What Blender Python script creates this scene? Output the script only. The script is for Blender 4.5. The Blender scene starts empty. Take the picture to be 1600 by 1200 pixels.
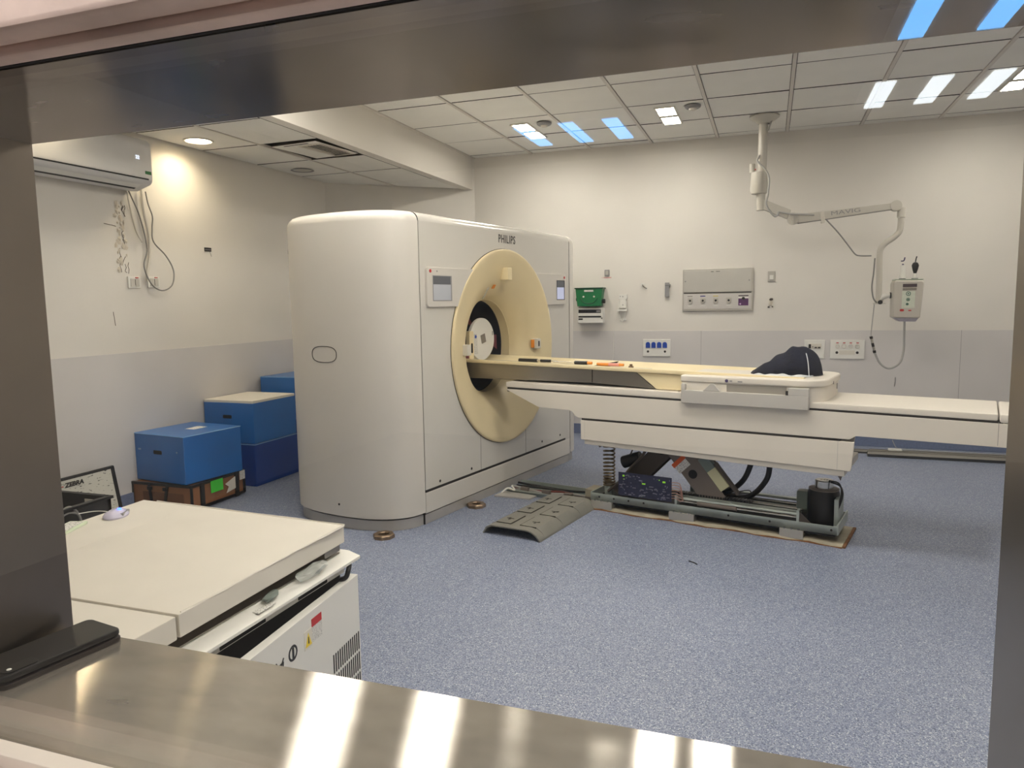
import bpy, bmesh, math, random
from mathutils import Vector, Matrix
random.seed(7)
PI = math.pi
scene = bpy.context.scene
COL = scene.collection

# ------------------------------------------------------------------ camera
EYE = Vector((0, 0, 1.318))
YAW, PITCH, ROLL, FPX = -0.3388, -0.1108, -0.0158, 1140.56
_f0 = Vector((math.sin(YAW), math.cos(YAW), 0)); _r0 = Vector((math.cos(YAW), -math.sin(YAW), 0)); _u0 = Vector((0, 0, 1))
_fw = math.cos(PITCH) * _f0 + math.sin(PITCH) * _u0
_u1 = -math.sin(PITCH) * _f0 + math.cos(PITCH) * _u0
_r = math.cos(ROLL) * _r0 + math.sin(ROLL) * _u1
_u = -math.sin(ROLL) * _r0 + math.cos(ROLL) * _u1
cam_data = bpy.data.cameras.new('camera')
cam = bpy.data.objects.new('camera', cam_data)
COL.objects.link(cam)
m = Matrix.Identity(4)
for i in range(3):
    m[i][0] = _r[i]; m[i][1] = _u[i]; m[i][2] = -_fw[i]; m[i][3] = EYE[i]
cam.matrix_world = m
cam_data.sensor_width = 36.0
cam_data.lens = FPX * 36.0 / 1600.0
cam_data.clip_start = 0.02
scene.camera = cam

# ------------------------------------------------------------------ world, exposure
world = bpy.data.worlds.new('world'); scene.world = world
world.use_nodes = True
world.node_tree.nodes['Background'].inputs[0].default_value = (0.02, 0.02, 0.022, 1)
world.node_tree.nodes['Background'].inputs[1].default_value = 0.3
scene.view_settings.view_transform = 'Standard'
scene.view_settings.look = 'None'
scene.view_settings.gamma = 1.0
scene.view_settings.use_curve_mapping = False
scene.view_settings.exposure = 0.75
LAMP_MAIN = 50.0      # twin ceiling lamps of the scanner room
LAMP_DOWN = 80.0      # round downlight in the low ceiling
LAMP_CTRL_FILL = 26.0  # added unseen control-room fittings that brighten the window frame
LAMP_CTRL = 6.5       # fluorescent fittings of the control room behind the glass
LAMP_CTRL_BLUE = 8.0

# ------------------------------------------------------------------ helpers
def lin(c):
    return tuple(((v / 255.0) / 12.92 if v <= 10 else (((v / 255.0) + 0.055) / 1.055) ** 2.4) for v in c)

MATS = {}
def mat(name, col, rough=0.5, metal=0.0, var=0.0, vscale=6.0, bump=0.0, bscale=60.0, stretch=None, emit=0.0, spec=None, coat=0.0, rvar=0.0, trans=0.0, alpha=1.0):
    if name in MATS: return MATS[name]
    mt = bpy.data.materials.new(name); mt.use_nodes = True
    nt = mt.node_tree; b = nt.nodes['Principled BSDF']
    c = lin(col)
    b.inputs['Base Color'].default_value = (*c, 1)
    b.inputs['Roughness'].default_value = rough
    b.inputs['Metallic'].default_value = metal
    if spec is not None: b.inputs['Specular IOR Level'].default_value = spec
    if coat: b.inputs['Coat Weight'].default_value = coat; b.inputs['Coat Roughness'].default_value = 0.15
    if trans: b.inputs['Transmission Weight'].default_value = trans
    if alpha < 1: b.inputs['Alpha'].default_value = alpha
    if emit:
        b.inputs['Emission Color'].default_value = (*c, 1); b.inputs['Emission Strength'].default_value = emit
    if var or bump or rvar:
        tc = nt.nodes.new('ShaderNodeTexCoord'); mp = nt.nodes.new('ShaderNodeMapping')
        nt.links.new(tc.outputs['Object'], mp.inputs['Vector'])
        if stretch: mp.inputs['Scale'].default_value = stretch
    if var:
        n = nt.nodes.new('ShaderNodeTexNoise'); n.inputs['Scale'].default_value = vscale; n.inputs['Detail'].default_value = 5
        nt.links.new(mp.outputs[0], n.inputs['Vector'])
        r = nt.nodes.new('ShaderNodeValToRGB')
        r.color_ramp.elements[0].position = 0.3; r.color_ramp.elements[1].position = 0.7
        r.color_ramp.elements[0].color = (*[max(0, v * (1 - var)) for v in c], 1)
        r.color_ramp.elements[1].color = (*[min(1, v * (1 + var)) for v in c], 1)
        nt.links.new(n.outputs['Fac'], r.inputs[0]); nt.links.new(r.outputs[0], b.inputs['Base Color'])
    if rvar:
        n3 = nt.nodes.new('ShaderNodeTexNoise'); n3.inputs['Scale'].default_value = vscale * 1.7; n3.inputs['Detail'].default_value = 6
        nt.links.new(mp.outputs[0], n3.inputs['Vector'])
        mr = nt.nodes.new('ShaderNodeMapRange')
        mr.inputs['To Min'].default_value = max(0.02, rough - rvar); mr.inputs['To Max'].default_value = rough + rvar
        nt.links.new(n3.outputs['Fac'], mr.inputs['Value']); nt.links.new(mr.outputs[0], b.inputs['Roughness'])
    if bump:
        n2 = nt.nodes.new('ShaderNodeTexNoise'); n2.inputs['Scale'].default_value = bscale; n2.inputs['Detail'].default_value = 3
        nt.links.new(mp.outputs[0], n2.inputs['Vector'])
        bp = nt.nodes.new('ShaderNodeBump'); bp.inputs['Strength'].default_value = bump; bp.inputs['Distance'].default_value = 0.01
        nt.links.new(n2.outputs['Fac'], bp.inputs['Height']); nt.links.new(bp.outputs[0], b.inputs['Normal'])
    MATS[name] = mt
    return mt

def floor_mat():
    mt = bpy.data.materials.new('speckled_vinyl'); mt.use_nodes = True; nt = mt.node_tree; b = nt.nodes['Principled BSDF']
    tc = nt.nodes.new('ShaderNodeTexCoord')
    v = nt.nodes.new('ShaderNodeTexVoronoi'); v.inputs['Scale'].default_value = 330
    nt.links.new(tc.outputs['Object'], v.inputs['Vector'])
    sep = nt.nodes.new('ShaderNodeSeparateColor'); nt.links.new(v.outputs['Color'], sep.inputs[0])
    r = nt.nodes.new('ShaderNodeValToRGB'); e = r.color_ramp
    e.interpolation = 'CONSTANT'
    cols = [(0.0, (74, 84, 111)), (0.12, (107, 117, 144)), (0.38, (127, 136, 160)), (0.66, (142, 150, 170)), (0.86, (170, 176, 189)), (0.96, (204, 207, 214))]
    while len(e.elements) < len(cols): e.elements.new(0.5)
    for el, (p, c) in zip(e.elements, cols): el.position = p; el.color = (*lin(c), 1)
    nt.links.new(sep.outputs[0], r.inputs[0])
    n = nt.nodes.new('ShaderNodeTexNoise'); n.inputs['Scale'].default_value = 1.3; n.inputs['Detail'].default_value = 6
    nt.links.new(tc.outputs['Object'], n.inputs['Vector'])
    mr = nt.nodes.new('ShaderNodeMapRange'); mr.inputs['To Min'].default_value = 0.86; mr.inputs['To Max'].default_value = 1.1
    nt.links.new(n.outputs['Fac'], mr.inputs['Value'])
    mx = nt.nodes.new('ShaderNodeMix'); mx.data_type = 'RGBA'; mx.blend_type = 'MULTIPLY'; mx.inputs[0].default_value = 1
    nt.links.new(r.outputs[0], mx.inputs[6]); nt.links.new(mr.outputs[0], mx.inputs[7])
    nt.links.new(mx.outputs[2], b.inputs['Base Color'])
    b.inputs['Roughness'].default_value = 0.42
    MATS['floor'] = mt
    return mt

def print_mat(name, paper, ink, sx, sz, thr=0.52):
    """flat print: rows of tiny broken ink marks on paper"""
    mt = bpy.data.materials.new(name); mt.use_nodes = True; nt = mt.node_tree; b = nt.nodes['Principled BSDF']
    tc = nt.nodes.new('ShaderNodeTexCoord'); mp = nt.nodes.new('ShaderNodeMapping'); mp.inputs['Scale'].default_value = (sx, sx, sz)
    nt.links.new(tc.outputs['Generated'], mp.inputs['Vector'])
    n = nt.nodes.new('ShaderNodeTexNoise'); n.inputs['Scale'].default_value = 1; n.inputs['Detail'].default_value = 2
    nt.links.new(mp.outputs[0], n.inputs['Vector'])
    r = nt.nodes.new('ShaderNodeValToRGB'); r.color_ramp.elements[0].position = thr; r.color_ramp.elements[1].position = thr + 0.05
    r.color_ramp.elements[0].color = (*lin(paper), 1); r.color_ramp.elements[1].color = (*lin(ink), 1)
    nt.links.new(n.outputs['Fac'], r.inputs[0]); nt.links.new(r.outputs[0], b.inputs['Base Color'])
    b.inputs['Roughness'].default_value = 0.6
    MATS[name] = mt
    return mt

def glass_mat():
    mt = bpy.data.materials.new('window_glass'); mt.use_nodes = True; nt = mt.node_tree
    nt.nodes.clear()
    out = nt.nodes.new('ShaderNodeOutputMaterial')
    tr = nt.nodes.new('ShaderNodeBsdfTransparent'); tr.inputs[0].default_value = (0.985, 0.985, 0.965, 1)
    gl = nt.nodes.new('ShaderNodeBsdfGlossy'); gl.inputs['Roughness'].default_value = 0.0; gl.inputs[0].default_value = (1, 1, 1, 1)
    lw = nt.nodes.new('ShaderNodeLayerWeight'); lw.inputs[0].default_value = 0.5
    p5 = nt.nodes.new('ShaderNodeMath'); p5.operation = 'POWER'; p5.inputs[1].default_value = 5
    nt.links.new(lw.outputs['Facing'], p5.inputs[0])
    ma = nt.nodes.new('ShaderNodeMath'); ma.operation = 'MULTIPLY_ADD'; ma.inputs[1].default_value = 0.96; ma.inputs[2].default_value = 0.04
    nt.links.new(p5.outputs[0], ma.inputs[0])
    mx = nt.nodes.new('ShaderNodeMixShader')
    nt.links.new(ma.outputs[0], mx.inputs[0]); nt.links.new(tr.outputs[0], mx.inputs[1]); nt.links.new(gl.outputs[0], mx.inputs[2])
    nt.links.new(mx.outputs[0], out.inputs['Surface'])
    MATS['glass'] = mt
    return mt

def new(): return bmesh.new()
def box(bm, c, s, rot=None):
    """axis box: centre c, full size s, optional 3x3/4x4 rotation about its centre"""
    M = Matrix.Translation(c) @ ((rot.to_4x4()) if rot is not None else Matrix.Identity(4)) @ Matrix.Diagonal((s[0], s[1], s[2], 1))
    return bmesh.ops.create_cube(bm, size=1, matrix=M)['verts']
def bx(bm, x0, x1, y0, y1, z0, z1):
    return box(bm, ((x0 + x1) / 2, (y0 + y1) / 2, (z0 + z1) / 2), (abs(x1 - x0), abs(y1 - y0), abs(z1 - z0)))
def cyl(bm, p0, p1, r0, r1=None, n=20, caps=True):
    p0 = Vector(p0); p1 = Vector(p1); r1 = r0 if r1 is None else r1
    d = (p1 - p0); q = Vector((0, 0, 1)).rotation_difference(d.normalized())
    ring = []
    for p, r in ((p0, r0), (p1, r1)):
        ring.append([bm.verts.new(p + q @ Vector((r * math.cos(2 * PI * i / n), r * math.sin(2 * PI * i / n), 0))) for i in range(n)])
    for i in range(n):
        j = (i + 1) % n
        bm.faces.new((ring[0][i], ring[0][j], ring[1][j], ring[1][i]))
    if caps:
        bm.faces.new(ring[0][::-1]); bm.faces.new(ring[1])
def lathe(bm, prof, origin=(0, 0, 0), axis='Z', n=32, caps=False, a0=0, a1=2 * PI):
    """prof: list of (t along axis, radius)"""
    o = Vector(origin); full = abs(a1 - a0 - 2 * PI) < 1e-6; rings = []
    cnt = n if full else n + 1
    for t, r in prof:
        rg = []
        for i in range(cnt):
            a = a0 + (a1 - a0) * i / n; c, s = r * math.cos(a), r * math.sin(a)
            v = {'Z': (c, s, t), 'X': (t, c, s), 'Y': (s, t, c)}[axis]
            rg.append(bm.verts.new(o + Vector(v)))
        rings.append(rg)
    for k in range(len(rings) - 1):
        for i in range(n):
            j = (i + 1) % cnt
            bm.faces.new((rings[k][i], rings[k][j], rings[k + 1][j], rings[k + 1][i]))
    if caps:
        bm.faces.new(rings[0][::-1]); bm.faces.new(rings[-1])
def smooth_path(pts, sub=6):
    pts = [Vector(p) for p in pts]; out = []
    P = [2 * pts[0] - pts[1]] + pts + [2 * pts[-1] - pts[-2]]
    for i in range(1, len(P) - 2):
        for k in range(sub):
            t = k / sub
            a, b, c, d = P[i - 1], P[i], P[i + 1], P[i + 2]
            out.append(0.5 * ((2 * b) + (c - a) * t + (2 * a - 5 * b + 4 * c - d) * t * t + (3 * b - a - 3 * c + d) * t ** 3))
    out.append(pts[-1]); return out
def tube(bm, pts, r, n=8, sub=0, caps=True):
    pts = smooth_path(pts, sub) if sub else [Vector(p) for p in pts]
    rings = []; t = (pts[1] - pts[0]).normalized()
    up = Vector((0, 0, 1)) if abs(t.z) < 0.9 else Vector((1, 0, 0))
    nx = t.cross(up).normalized()
    for i, p in enumerate(pts):
        t2 = (pts[min(i + 1, len(pts) - 1)] - pts[max(i - 1, 0)])
        if t2.length < 1e-9: t2 = t
        t2.normalize(); nx = (nx - t2 * nx.dot(t2)).normalized(); ny = t2.cross(nx)
        rr = r[i] if isinstance(r, (list, tuple)) else r
        rings.append([bm.verts.new(p + rr * (math.cos(2 * PI * k / n) * nx + math.sin(2 * PI * k / n) * ny)) for k in range(n)])
    for a, b in zip(rings, rings[1:]):
        for k in range(n):
            j = (k + 1) % n
            bm.faces.new((a[k], a[j], b[j], b[k]))
    if caps:
        bm.faces.new(rings[0][::-1]); bm.faces.new(rings[-1])
def prism(bm, poly, plane, lo, hi):
    """extrude a 2-D polygon; plane 'xz' (extrude y), 'xy' (extrude z), 'yz' (extrude x)"""
    def P(a, b, e): return {'xz': (a, e, b), 'xy': (a, b, e), 'yz': (e, a, b)}[plane]
    A = [bm.verts.new(P(a, b, lo)) for a, b in poly]; B = [bm.verts.new(P(a, b, hi)) for a, b in poly]
    n = len(poly)
    bm.faces.new(A[::-1]); bm.faces.new(B)
    for i in range(n):
        j = (i + 1) % n
        bm.faces.new((A[i], A[j], B[j], B[i]))
def arc(cx, cy, r, a0, a1, n=6):
    return [(cx + r * math.cos(math.radians(a0 + (a1 - a0) * i / n)), cy + r * math.sin(math.radians(a0 + (a1 - a0) * i / n))) for i in range(n + 1)]
def rrect(x0, x1, y0, y1, r, n=4):
    return arc(x1 - r, y0 + r, r, -90, 0, n) + arc(x1 - r, y1 - r, r, 0, 90, n) + arc(x0 + r, y1 - r, r, 90, 180, n) + arc(x0 + r, y0 + r, r, 180, 270, n)

def finish(bm, bevel=0.0, seg=2, smooth=True, ang=0.6):
    bmesh.ops.remove_doubles(bm, verts=bm.verts, dist=1e-6)
    bmesh.ops.recalc_face_normals(bm, faces=bm.faces)
    if bevel:
        ed = [e for e in bm.edges if len(e.link_faces) == 2 and e.calc_face_angle(0) > 0.5]
        bmesh.ops.bevel(bm, geom=ed, offset=bevel, segments=seg, profile=0.5, affect='EDGES', clamp_overlap=True)
    for f in bm.faces: f.smooth = smooth
    if smooth:
        for e in bm.edges:
            if len(e.link_faces) == 2 and e.calc_face_angle(0) > ang: e.smooth = False
def clusters(bm, tol=0.0015):
    """groups of connected pieces whose boxes touch"""
    bm.verts.ensure_lookup_table(); seen = set(); isl = []
    for v in bm.verts:
        if v.index in seen: continue
        st = [v]; seen.add(v.index); cur = []
        while st:
            q = st.pop(); cur.append(q)
            for e in q.link_edges:
                w = e.other_vert(q)
                if w.index not in seen: seen.add(w.index); st.append(w)
        lo = [min(q.co[k] for q in cur) - tol for k in range(3)]; hi = [max(q.co[k] for q in cur) + tol for k in range(3)]
        isl.append([lo, hi, [q.index for q in cur]])
    par = list(range(len(isl)))
    def find(a):
        while par[a] != a: a = par[a]
        return a
    for a in range(len(isl)):
        for b in range(a):
            if all(isl[a][0][k] <= isl[b][1][k] and isl[b][0][k] <= isl[a][1][k] for k in range(3)): par[find(a)] = find(b)
    out = {}
    for a in range(len(isl)): out.setdefault(find(a), []).extend(isl[a][2])
    return list(out.values())
def obj(name, bm, material, parent=None, bevel=0.0, seg=2, smooth=True, ang=0.6, label=None, join=False):
    bm.verts.index_update()
    cl = [None] if join else clusters(bm)
    if len(cl) == 1: parts = [bm]
    else:
        parts = []
        for c in cl:
            keep = set(c); b2 = bm.copy(); b2.verts.ensure_lookup_table()
            bmesh.ops.delete(b2, geom=[v for v in b2.verts if v.index not in keep], context='VERTS'); parts.append(b2)
        bm.free()
    first = None
    for b in parts:
        finish(b, bevel, seg, smooth, ang)
        me = bpy.data.meshes.new(name); b.to_mesh(me); b.free()
        me.materials.append(material)
        o = bpy.data.objects.new(name, me); COL.objects.link(o)
        if parent is not None: o.parent = parent
        if label: o['label'] = label
        if bevel: o.modifiers.new('even_shading', 'WEIGHTED_NORMAL').keep_sharp = True
        first = first or o
    return first
def tag(o, label, cat, group=None):
    o['label'] = label; o['category'] = cat
    if group: o['group'] = group
    return o
def thing(name, label, cat, loc=(0, 0, 0), rz=0.0, group=None):
    o = bpy.data.objects.new(name, None); o.empty_display_size = 0.05; COL.objects.link(o)
    o.location = loc; o.rotation_euler = (0, 0, rz)
    return tag(o, label, cat, group)
def struct(name, bm, material, parent=None, **k):
    o = obj(name, bm, material, parent, **k)
    if parent is None: o['kind'] = 'structure'
    return o
def inst(src, name, parent, loc=(0, 0, 0), rot=(0, 0, 0)):
    o = bpy.data.objects.new(name, src.data); COL.objects.link(o); o.parent = parent; o.location = loc; o.rotation_euler = rot
    return o
def text(name, s, size, material, parent, M, extrude=0.0005, sx=1.0, shear=0.0, align='CENTER', bold=0.0, space=1.0):
    cu = bpy.data.curves.new(name, 'FONT'); cu.body = s; cu.size = size; cu.extrude = extrude; cu.align_x = align; cu.align_y = 'CENTER'; cu.shear = shear; cu.offset = bold; cu.space_character = space
    cu.resolution_u = 3
    t = bpy.data.objects.new(name + '_tmp', cu); COL.objects.link(t)
    dg = bpy.context.evaluated_depsgraph_get(); me = bpy.data.meshes.new_from_object(t.evaluated_get(dg))
    bpy.data.objects.remove(t); bpy.data.curves.remove(cu)
    me.name = name
    me.transform(M @ Matrix.Diagonal((sx, 1, 1, 1)))
    me.materials.clear(); me.materials.append(material)
    o = bpy.data.objects.new(name, me); COL.objects.link(o)
    if parent is not None: o.parent = parent
    return o
def face_M(loc, right, up):
    """text plane: right = reading direction, up = letter up"""
    r = Vector(right).normalized(); u = Vector(up).normalized(); n = r.cross(u)
    M = Matrix.Identity(4)
    for i in range(3): M[i][0] = r[i]; M[i][1] = u[i]; M[i][2] = n[i]; M[i][3] = loc[i]
    return M

# ------------------------------------------------------------------ materials
m_wall = mat('wall_paint', (222, 217, 209), 0.62, var=0.03, vscale=2.2, bump=0.05, bscale=35)
m_wains = mat('grey_wall_panel', (207, 203, 201), 0.5, var=0.03, vscale=3)
m_tile = mat('ceiling_tile', (236, 234, 228), 0.85, var=0.03, vscale=5, bump=0.08, bscale=220)
m_edge = mat('tile_edge_shade', (58, 52, 46), 0.95)  # dark tile sides painted to stand in for shadow gaps between tiles
m_bar = mat('ceiling_bar', (214, 208, 200), 0.6)
m_dark = mat('dark_void', (24, 23, 24), 0.9)
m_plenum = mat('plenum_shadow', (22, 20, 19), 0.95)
m_floor = floor_mat()
m_skirt = mat('blue_skirting', (104, 116, 146), 0.5, var=0.12, vscale=60)
def steel_mat(name, col, rough, aniso, tangent, haze=(170, 162, 152)):
    """brushed sheet: Beckmann gloss stretched across the brushing, cloudy wear in tone and roughness"""
    mt = bpy.data.materials.new(name); mt.use_nodes = True; nt = mt.node_tree; nt.nodes.clear()
    out = nt.nodes.new('ShaderNodeOutputMaterial'); g = nt.nodes.new('ShaderNodeBsdfAnisotropic'); g.distribution = 'BECKMANN'
    g.inputs['Anisotropy'].default_value = aniso
    c = nt.nodes.new('ShaderNodeCombineXYZ')
    for k in range(3): c.inputs[k].default_value = tangent[k]
    nt.links.new(c.outputs[0], g.inputs['Tangent'])
    tc = nt.nodes.new('ShaderNodeTexCoord'); mp = nt.nodes.new('ShaderNodeMapping'); mp.inputs['Scale'].default_value = (1, 2, 2)
    nt.links.new(tc.outputs['Object'], mp.inputs['Vector'])
    n = nt.nodes.new('ShaderNodeTexNoise'); n.inputs['Scale'].default_value = 9; n.inputs['Detail'].default_value = 7
    nt.links.new(mp.outputs[0], n.inputs['Vector'])
    r = nt.nodes.new('ShaderNodeValToRGB'); l = lin(col)
    r.color_ramp.elements[0].position = .3; r.color_ramp.elements[1].position = .7
    r.color_ramp.elements[0].color = (*[v * .82 for v in l], 1); r.color_ramp.elements[1].color = (*[min(1, v * 1.12) for v in l], 1)
    nt.links.new(n.outputs['Fac'], r.inputs[0]); nt.links.new(r.outputs[0], g.inputs['Color'])
    mr = nt.nodes.new('ShaderNodeMapRange'); mr.inputs['To Min'].default_value = rough * .8; mr.inputs['To Max'].default_value = rough * 1.2
    nt.links.new(n.outputs['Fac'], mr.inputs['Value']); nt.links.new(mr.outputs[0], g.inputs['Roughness'])
    df = nt.nodes.new('ShaderNodeBsdfDiffuse'); df.inputs[0].default_value = (*lin(haze), 1)
    mx = nt.nodes.new('ShaderNodeMixShader'); mx.inputs[0].default_value = .3
    nt.links.new(g.outputs[0], mx.inputs[1]); nt.links.new(df.outputs[0], mx.inputs[2]); nt.links.new(mx.outputs[0], out.inputs['Surface'])
    MATS[name] = mt
    return mt
m_steel = steel_mat('brushed_steel', (204, 198, 190), .18, .7, (1, 0, 0))
m_header = steel_mat('header_steel', (182, 173, 165), .16, .3, (1, 0, 0))
m_jamb = mat('jamb_steel', (134, 124, 114), 0.30, 1.0, var=0.10, vscale=4.0, stretch=(3, 1, 1), rvar=0.06)
m_frame = mat('worn_steel_frame', (232, 206, 194), 0.45, 0.15, var=0.16, vscale=9, bump=0.03, bscale=90, rvar=0.1)
m_gasket = mat('black_gasket', (30, 27, 26), 0.8)
m_strip = mat('pale_bead', (206, 196, 184), 0.5, var=0.06)
m_glass = glass_mat()
m_gantry = mat('gantry_plastic', (211, 206, 198), 0.36, var=0.02, vscale=2, coat=0.12)
m_gfront = mat('gantry_front_plastic', (212, 208, 200), 0.22, var=0.02, vscale=2, coat=0.3)
m_beige = mat('yellowed_plastic', (228, 211, 170), 0.42, var=0.05, vscale=3)
m_beige2 = mat('cradle_plastic', (230, 214, 174), 0.42, var=0.05, vscale=4)
m_table = mat('table_cover', (219, 212, 201), 0.42, var=0.02, vscale=3)
m_tgrey = mat('carriage_grey', (188, 184, 178), 0.45, var=0.03)
m_seam = mat('seam_dark', (34, 30, 28), 0.7)
m_chrome = mat('kick_strip_metal', (186, 182, 176), 0.36, 0.35, var=0.08, vscale=5)
m_liner = mat('bore_liner', (26, 28, 42), 0.35)
m_alu = mat('cradle_metal', (150, 144, 136), 0.28, 0.9, var=0.10, vscale=4, stretch=(0.4, 1, 1))
m_screen = mat('screen_grey', (176, 178, 184), 0.2, var=0.05, vscale=8, emit=0.12)
m_screen_d = mat('screen_header', (96, 98, 104), 0.25, emit=0.05)
m_screen_b = mat('screen_bluish', (190, 196, 226), 0.2, emit=0.25)
m_black = mat('black_plastic', (24, 23, 24), 0.4)
m_blackm = mat('black_matte', (20, 20, 22), 0.75)
m_white = mat('white_plastic', (226, 224, 218), 0.4)
m_offw = mat('offwhite_plastic', (214, 208, 196), 0.45)
m_red = mat('red_print', (186, 44, 46), 0.5)
m_pink = mat('pink_reflection_clamp', (150, 88, 96), 0.6)  # painted reflections on the liner, also the phantom clamp
m_orange = mat('orange_plastic', (226, 140, 46), 0.45)
m_orangel = mat('orange_label', (214, 92, 40), 0.6)
m_yellow = mat('yellow_label', (236, 208, 60), 0.5)
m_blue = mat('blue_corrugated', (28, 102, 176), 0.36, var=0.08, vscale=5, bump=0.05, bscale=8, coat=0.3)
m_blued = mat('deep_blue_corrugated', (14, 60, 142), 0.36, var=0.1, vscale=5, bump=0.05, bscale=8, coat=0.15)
m_foam = mat('white_foam', (220, 214, 203), 0.75, var=0.02, vscale=8)
m_brown = mat('brown_cardboard', (146, 98, 66), 0.7, var=0.08, vscale=10)
m_paper = mat('paper', (222, 216, 204), 0.7)
m_greenl = mat('green_label', (70, 214, 64), 0.6)
m_green = mat('green_plastic', (14, 112, 62), 0.4, var=0.05)
m_steelp = mat('panel_aluminium', (186, 182, 174), 0.34, 0.55, var=0.04, vscale=4)
m_grey = mat('grey_plastic', (142, 140, 140), 0.5)
m_purple = mat('purple_print', (84, 40, 92), 0.5)
m_bsock = mat('blue_socket', (30, 72, 170), 0.45)
m_cable = mat('grey_cable', (168, 166, 162), 0.5)
m_cabled = mat('dark_grey_cable', (128, 126, 122), 0.5)
m_arm = mat('arm_enamel', (198, 193, 182), 0.35, coat=0.2)
m_galv = mat('galvanised_rail', (168, 176, 170), 0.42, 0.3, var=0.12, vscale=12, rvar=0.1)
m_armst = mat('scissor_arm_grey', (118, 108, 100), 0.5, 0.3, var=0.07, vscale=5)
m_armd = mat('scissor_arm_dark', (86, 78, 72), 0.55, 0.3, var=0.08)
m_rod = mat('polished_rod', (206, 204, 198), 0.18, 1.0)
m_pcb = mat('circuit_board', (40, 42, 66), 0.5, var=0.2, vscale=60)
m_led = mat('green_led', (150, 220, 60), 0.4, emit=.15)
m_spring = mat('spring_steel', (128, 112, 88), 0.35, 0.85, var=0.25, vscale=20)
m_rust = mat('rusty_board_edge', (116, 78, 46), 0.85, var=0.3, vscale=25)
m_board = mat('base_board', (158, 150, 132), 0.7, var=0.12, vscale=14)
m_pedal = mat('pedal_cover_grey', (132, 130, 123), 0.42, 0.15, var=0.06, vscale=8)
m_pedal_m = mat('pedal_mark', (58, 56, 52), 0.6)
m_nut = mat('old_brass_nut', (138, 118, 98), 0.4, 0.8, var=0.2, vscale=30)
m_navy = mat('navy_fabric', (15, 19, 38), 0.9, var=0.25, vscale=20, bump=0.3, bscale=60)
m_ltcloth = mat('pale_cloth', (206, 208, 212), 0.9, var=0.08, vscale=20)
m_lampw = mat('lamp_diffuser', (255, 249, 240), 0.5, emit=LAMP_MAIN)
m_lampd = mat('downlight_diffuser', (255, 240, 210), 0.5, emit=LAMP_DOWN)
m_lampc = mat('control_tube', (236, 246, 255), 0.5, emit=LAMP_CTRL)
m_lampfill = mat('control_tube_fill', (250, 246, 240), 0.5, emit=LAMP_CTRL_FILL)
m_lampb = mat('control_tube_cool', (92, 178, 255), 0.5, emit=LAMP_CTRL_BLUE)
m_lampoff = mat('lamp_off', (196, 192, 180), 0.3)
m_ctrlwall = mat('control_wall', (190, 182, 172), 0.7)
m_ctrlceil = mat('control_ceiling', (120, 116, 110), 0.85)
m_ctrlfloor = mat('control_floor', (92, 88, 86), 0.6)
m_bluled = mat('blue_led', (40, 70, 255), 0.4, emit=7.0)
m_clear = mat('clear_bag', (214, 218, 214), 0.15, trans=0.0, alpha=0.45)
m_plast = mat('greenish_plastic', (116, 126, 120), 0.4)
m_cream = mat('cream_label', (200, 196, 160), 0.6)
m_sticker = print_mat('printed_sticker', (226, 224, 218), (90, 90, 90), 14, 26, 0.55)
m_poster = print_mat('poster_print', (196, 194, 184), (70, 70, 68), 18, 34, 0.63)
m_printg = print_mat('grey_print', (150, 142, 132), (90, 84, 78), 20, 20, 0.5)
m_plaster = mat('plaster_chip', (206, 196, 180), 0.9)
m_crack = mat('plaster_crack', (96, 84, 70), 0.9)

# ------------------------------------------------------------------ room shell
D, HC, HL, XL, BX, XR, WZ = 7.086, 2.779, 2.469, -4.0, -2.885, 3.3, 1.029
YF, YG = 0.78, 0.535                    # room-side and control-side faces of the window wall
WX0, WX1, WZ0, WZ1 = -0.991, 0.211, 0.834, 1.552
bm = new(); bx(bm, XL - 0.2, XR + 0.2, YF - 0.12, D + 0.2, -0.1, 0); struct('floor', bm, m_floor)
bm = new(); bx(bm, -2.88, XR + 0.2, D, D + 0.15, 0, 3.0); wall_back = struct('wall_back', bm, m_wall)
bm = new(); bx(bm, XL - 0.15, XL, YG, 6.25, 0, 3.0); wall_left = struct('wall_left', bm, m_wall)
CH0, CH1 = Vector((XL, 6.10, 0)), Vector((-2.87, D, 0))
chd = (CH1 - CH0).normalized(); chn = Vector((chd.y, -chd.x, 0))
bm = new(); prism(bm, [(CH0.x, CH0.y), (CH1.x, CH1.y), (CH1.x - .1, CH1.y + .15), (CH0.x - .15, CH0.y + .1)], 'xy', 0, 3.0)
struct('wall_corner', bm, m_wall)
bm = new(); bx(bm, XR, XR + 0.15, YG, D + 0.1, 0, 3.0); struct('wall_right', bm, m_wall)
bm = new()
bx(bm, -4.6, WX0 - 0.004, YG, YF, 0, 3.0); bx(bm, WX1 + 0.004, 3.45, YG, YF, 0, 3.0)
bx(bm, WX0 - 0.004, WX1 + 0.004, YG, YF, 0, WZ0 - 0.004); bx(bm, WX0 - 0.004, WX1 + 0.004, YG, YF, WZ1 + 0.004, 3.0)
struct('wall_front', bm, m_wall)
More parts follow.
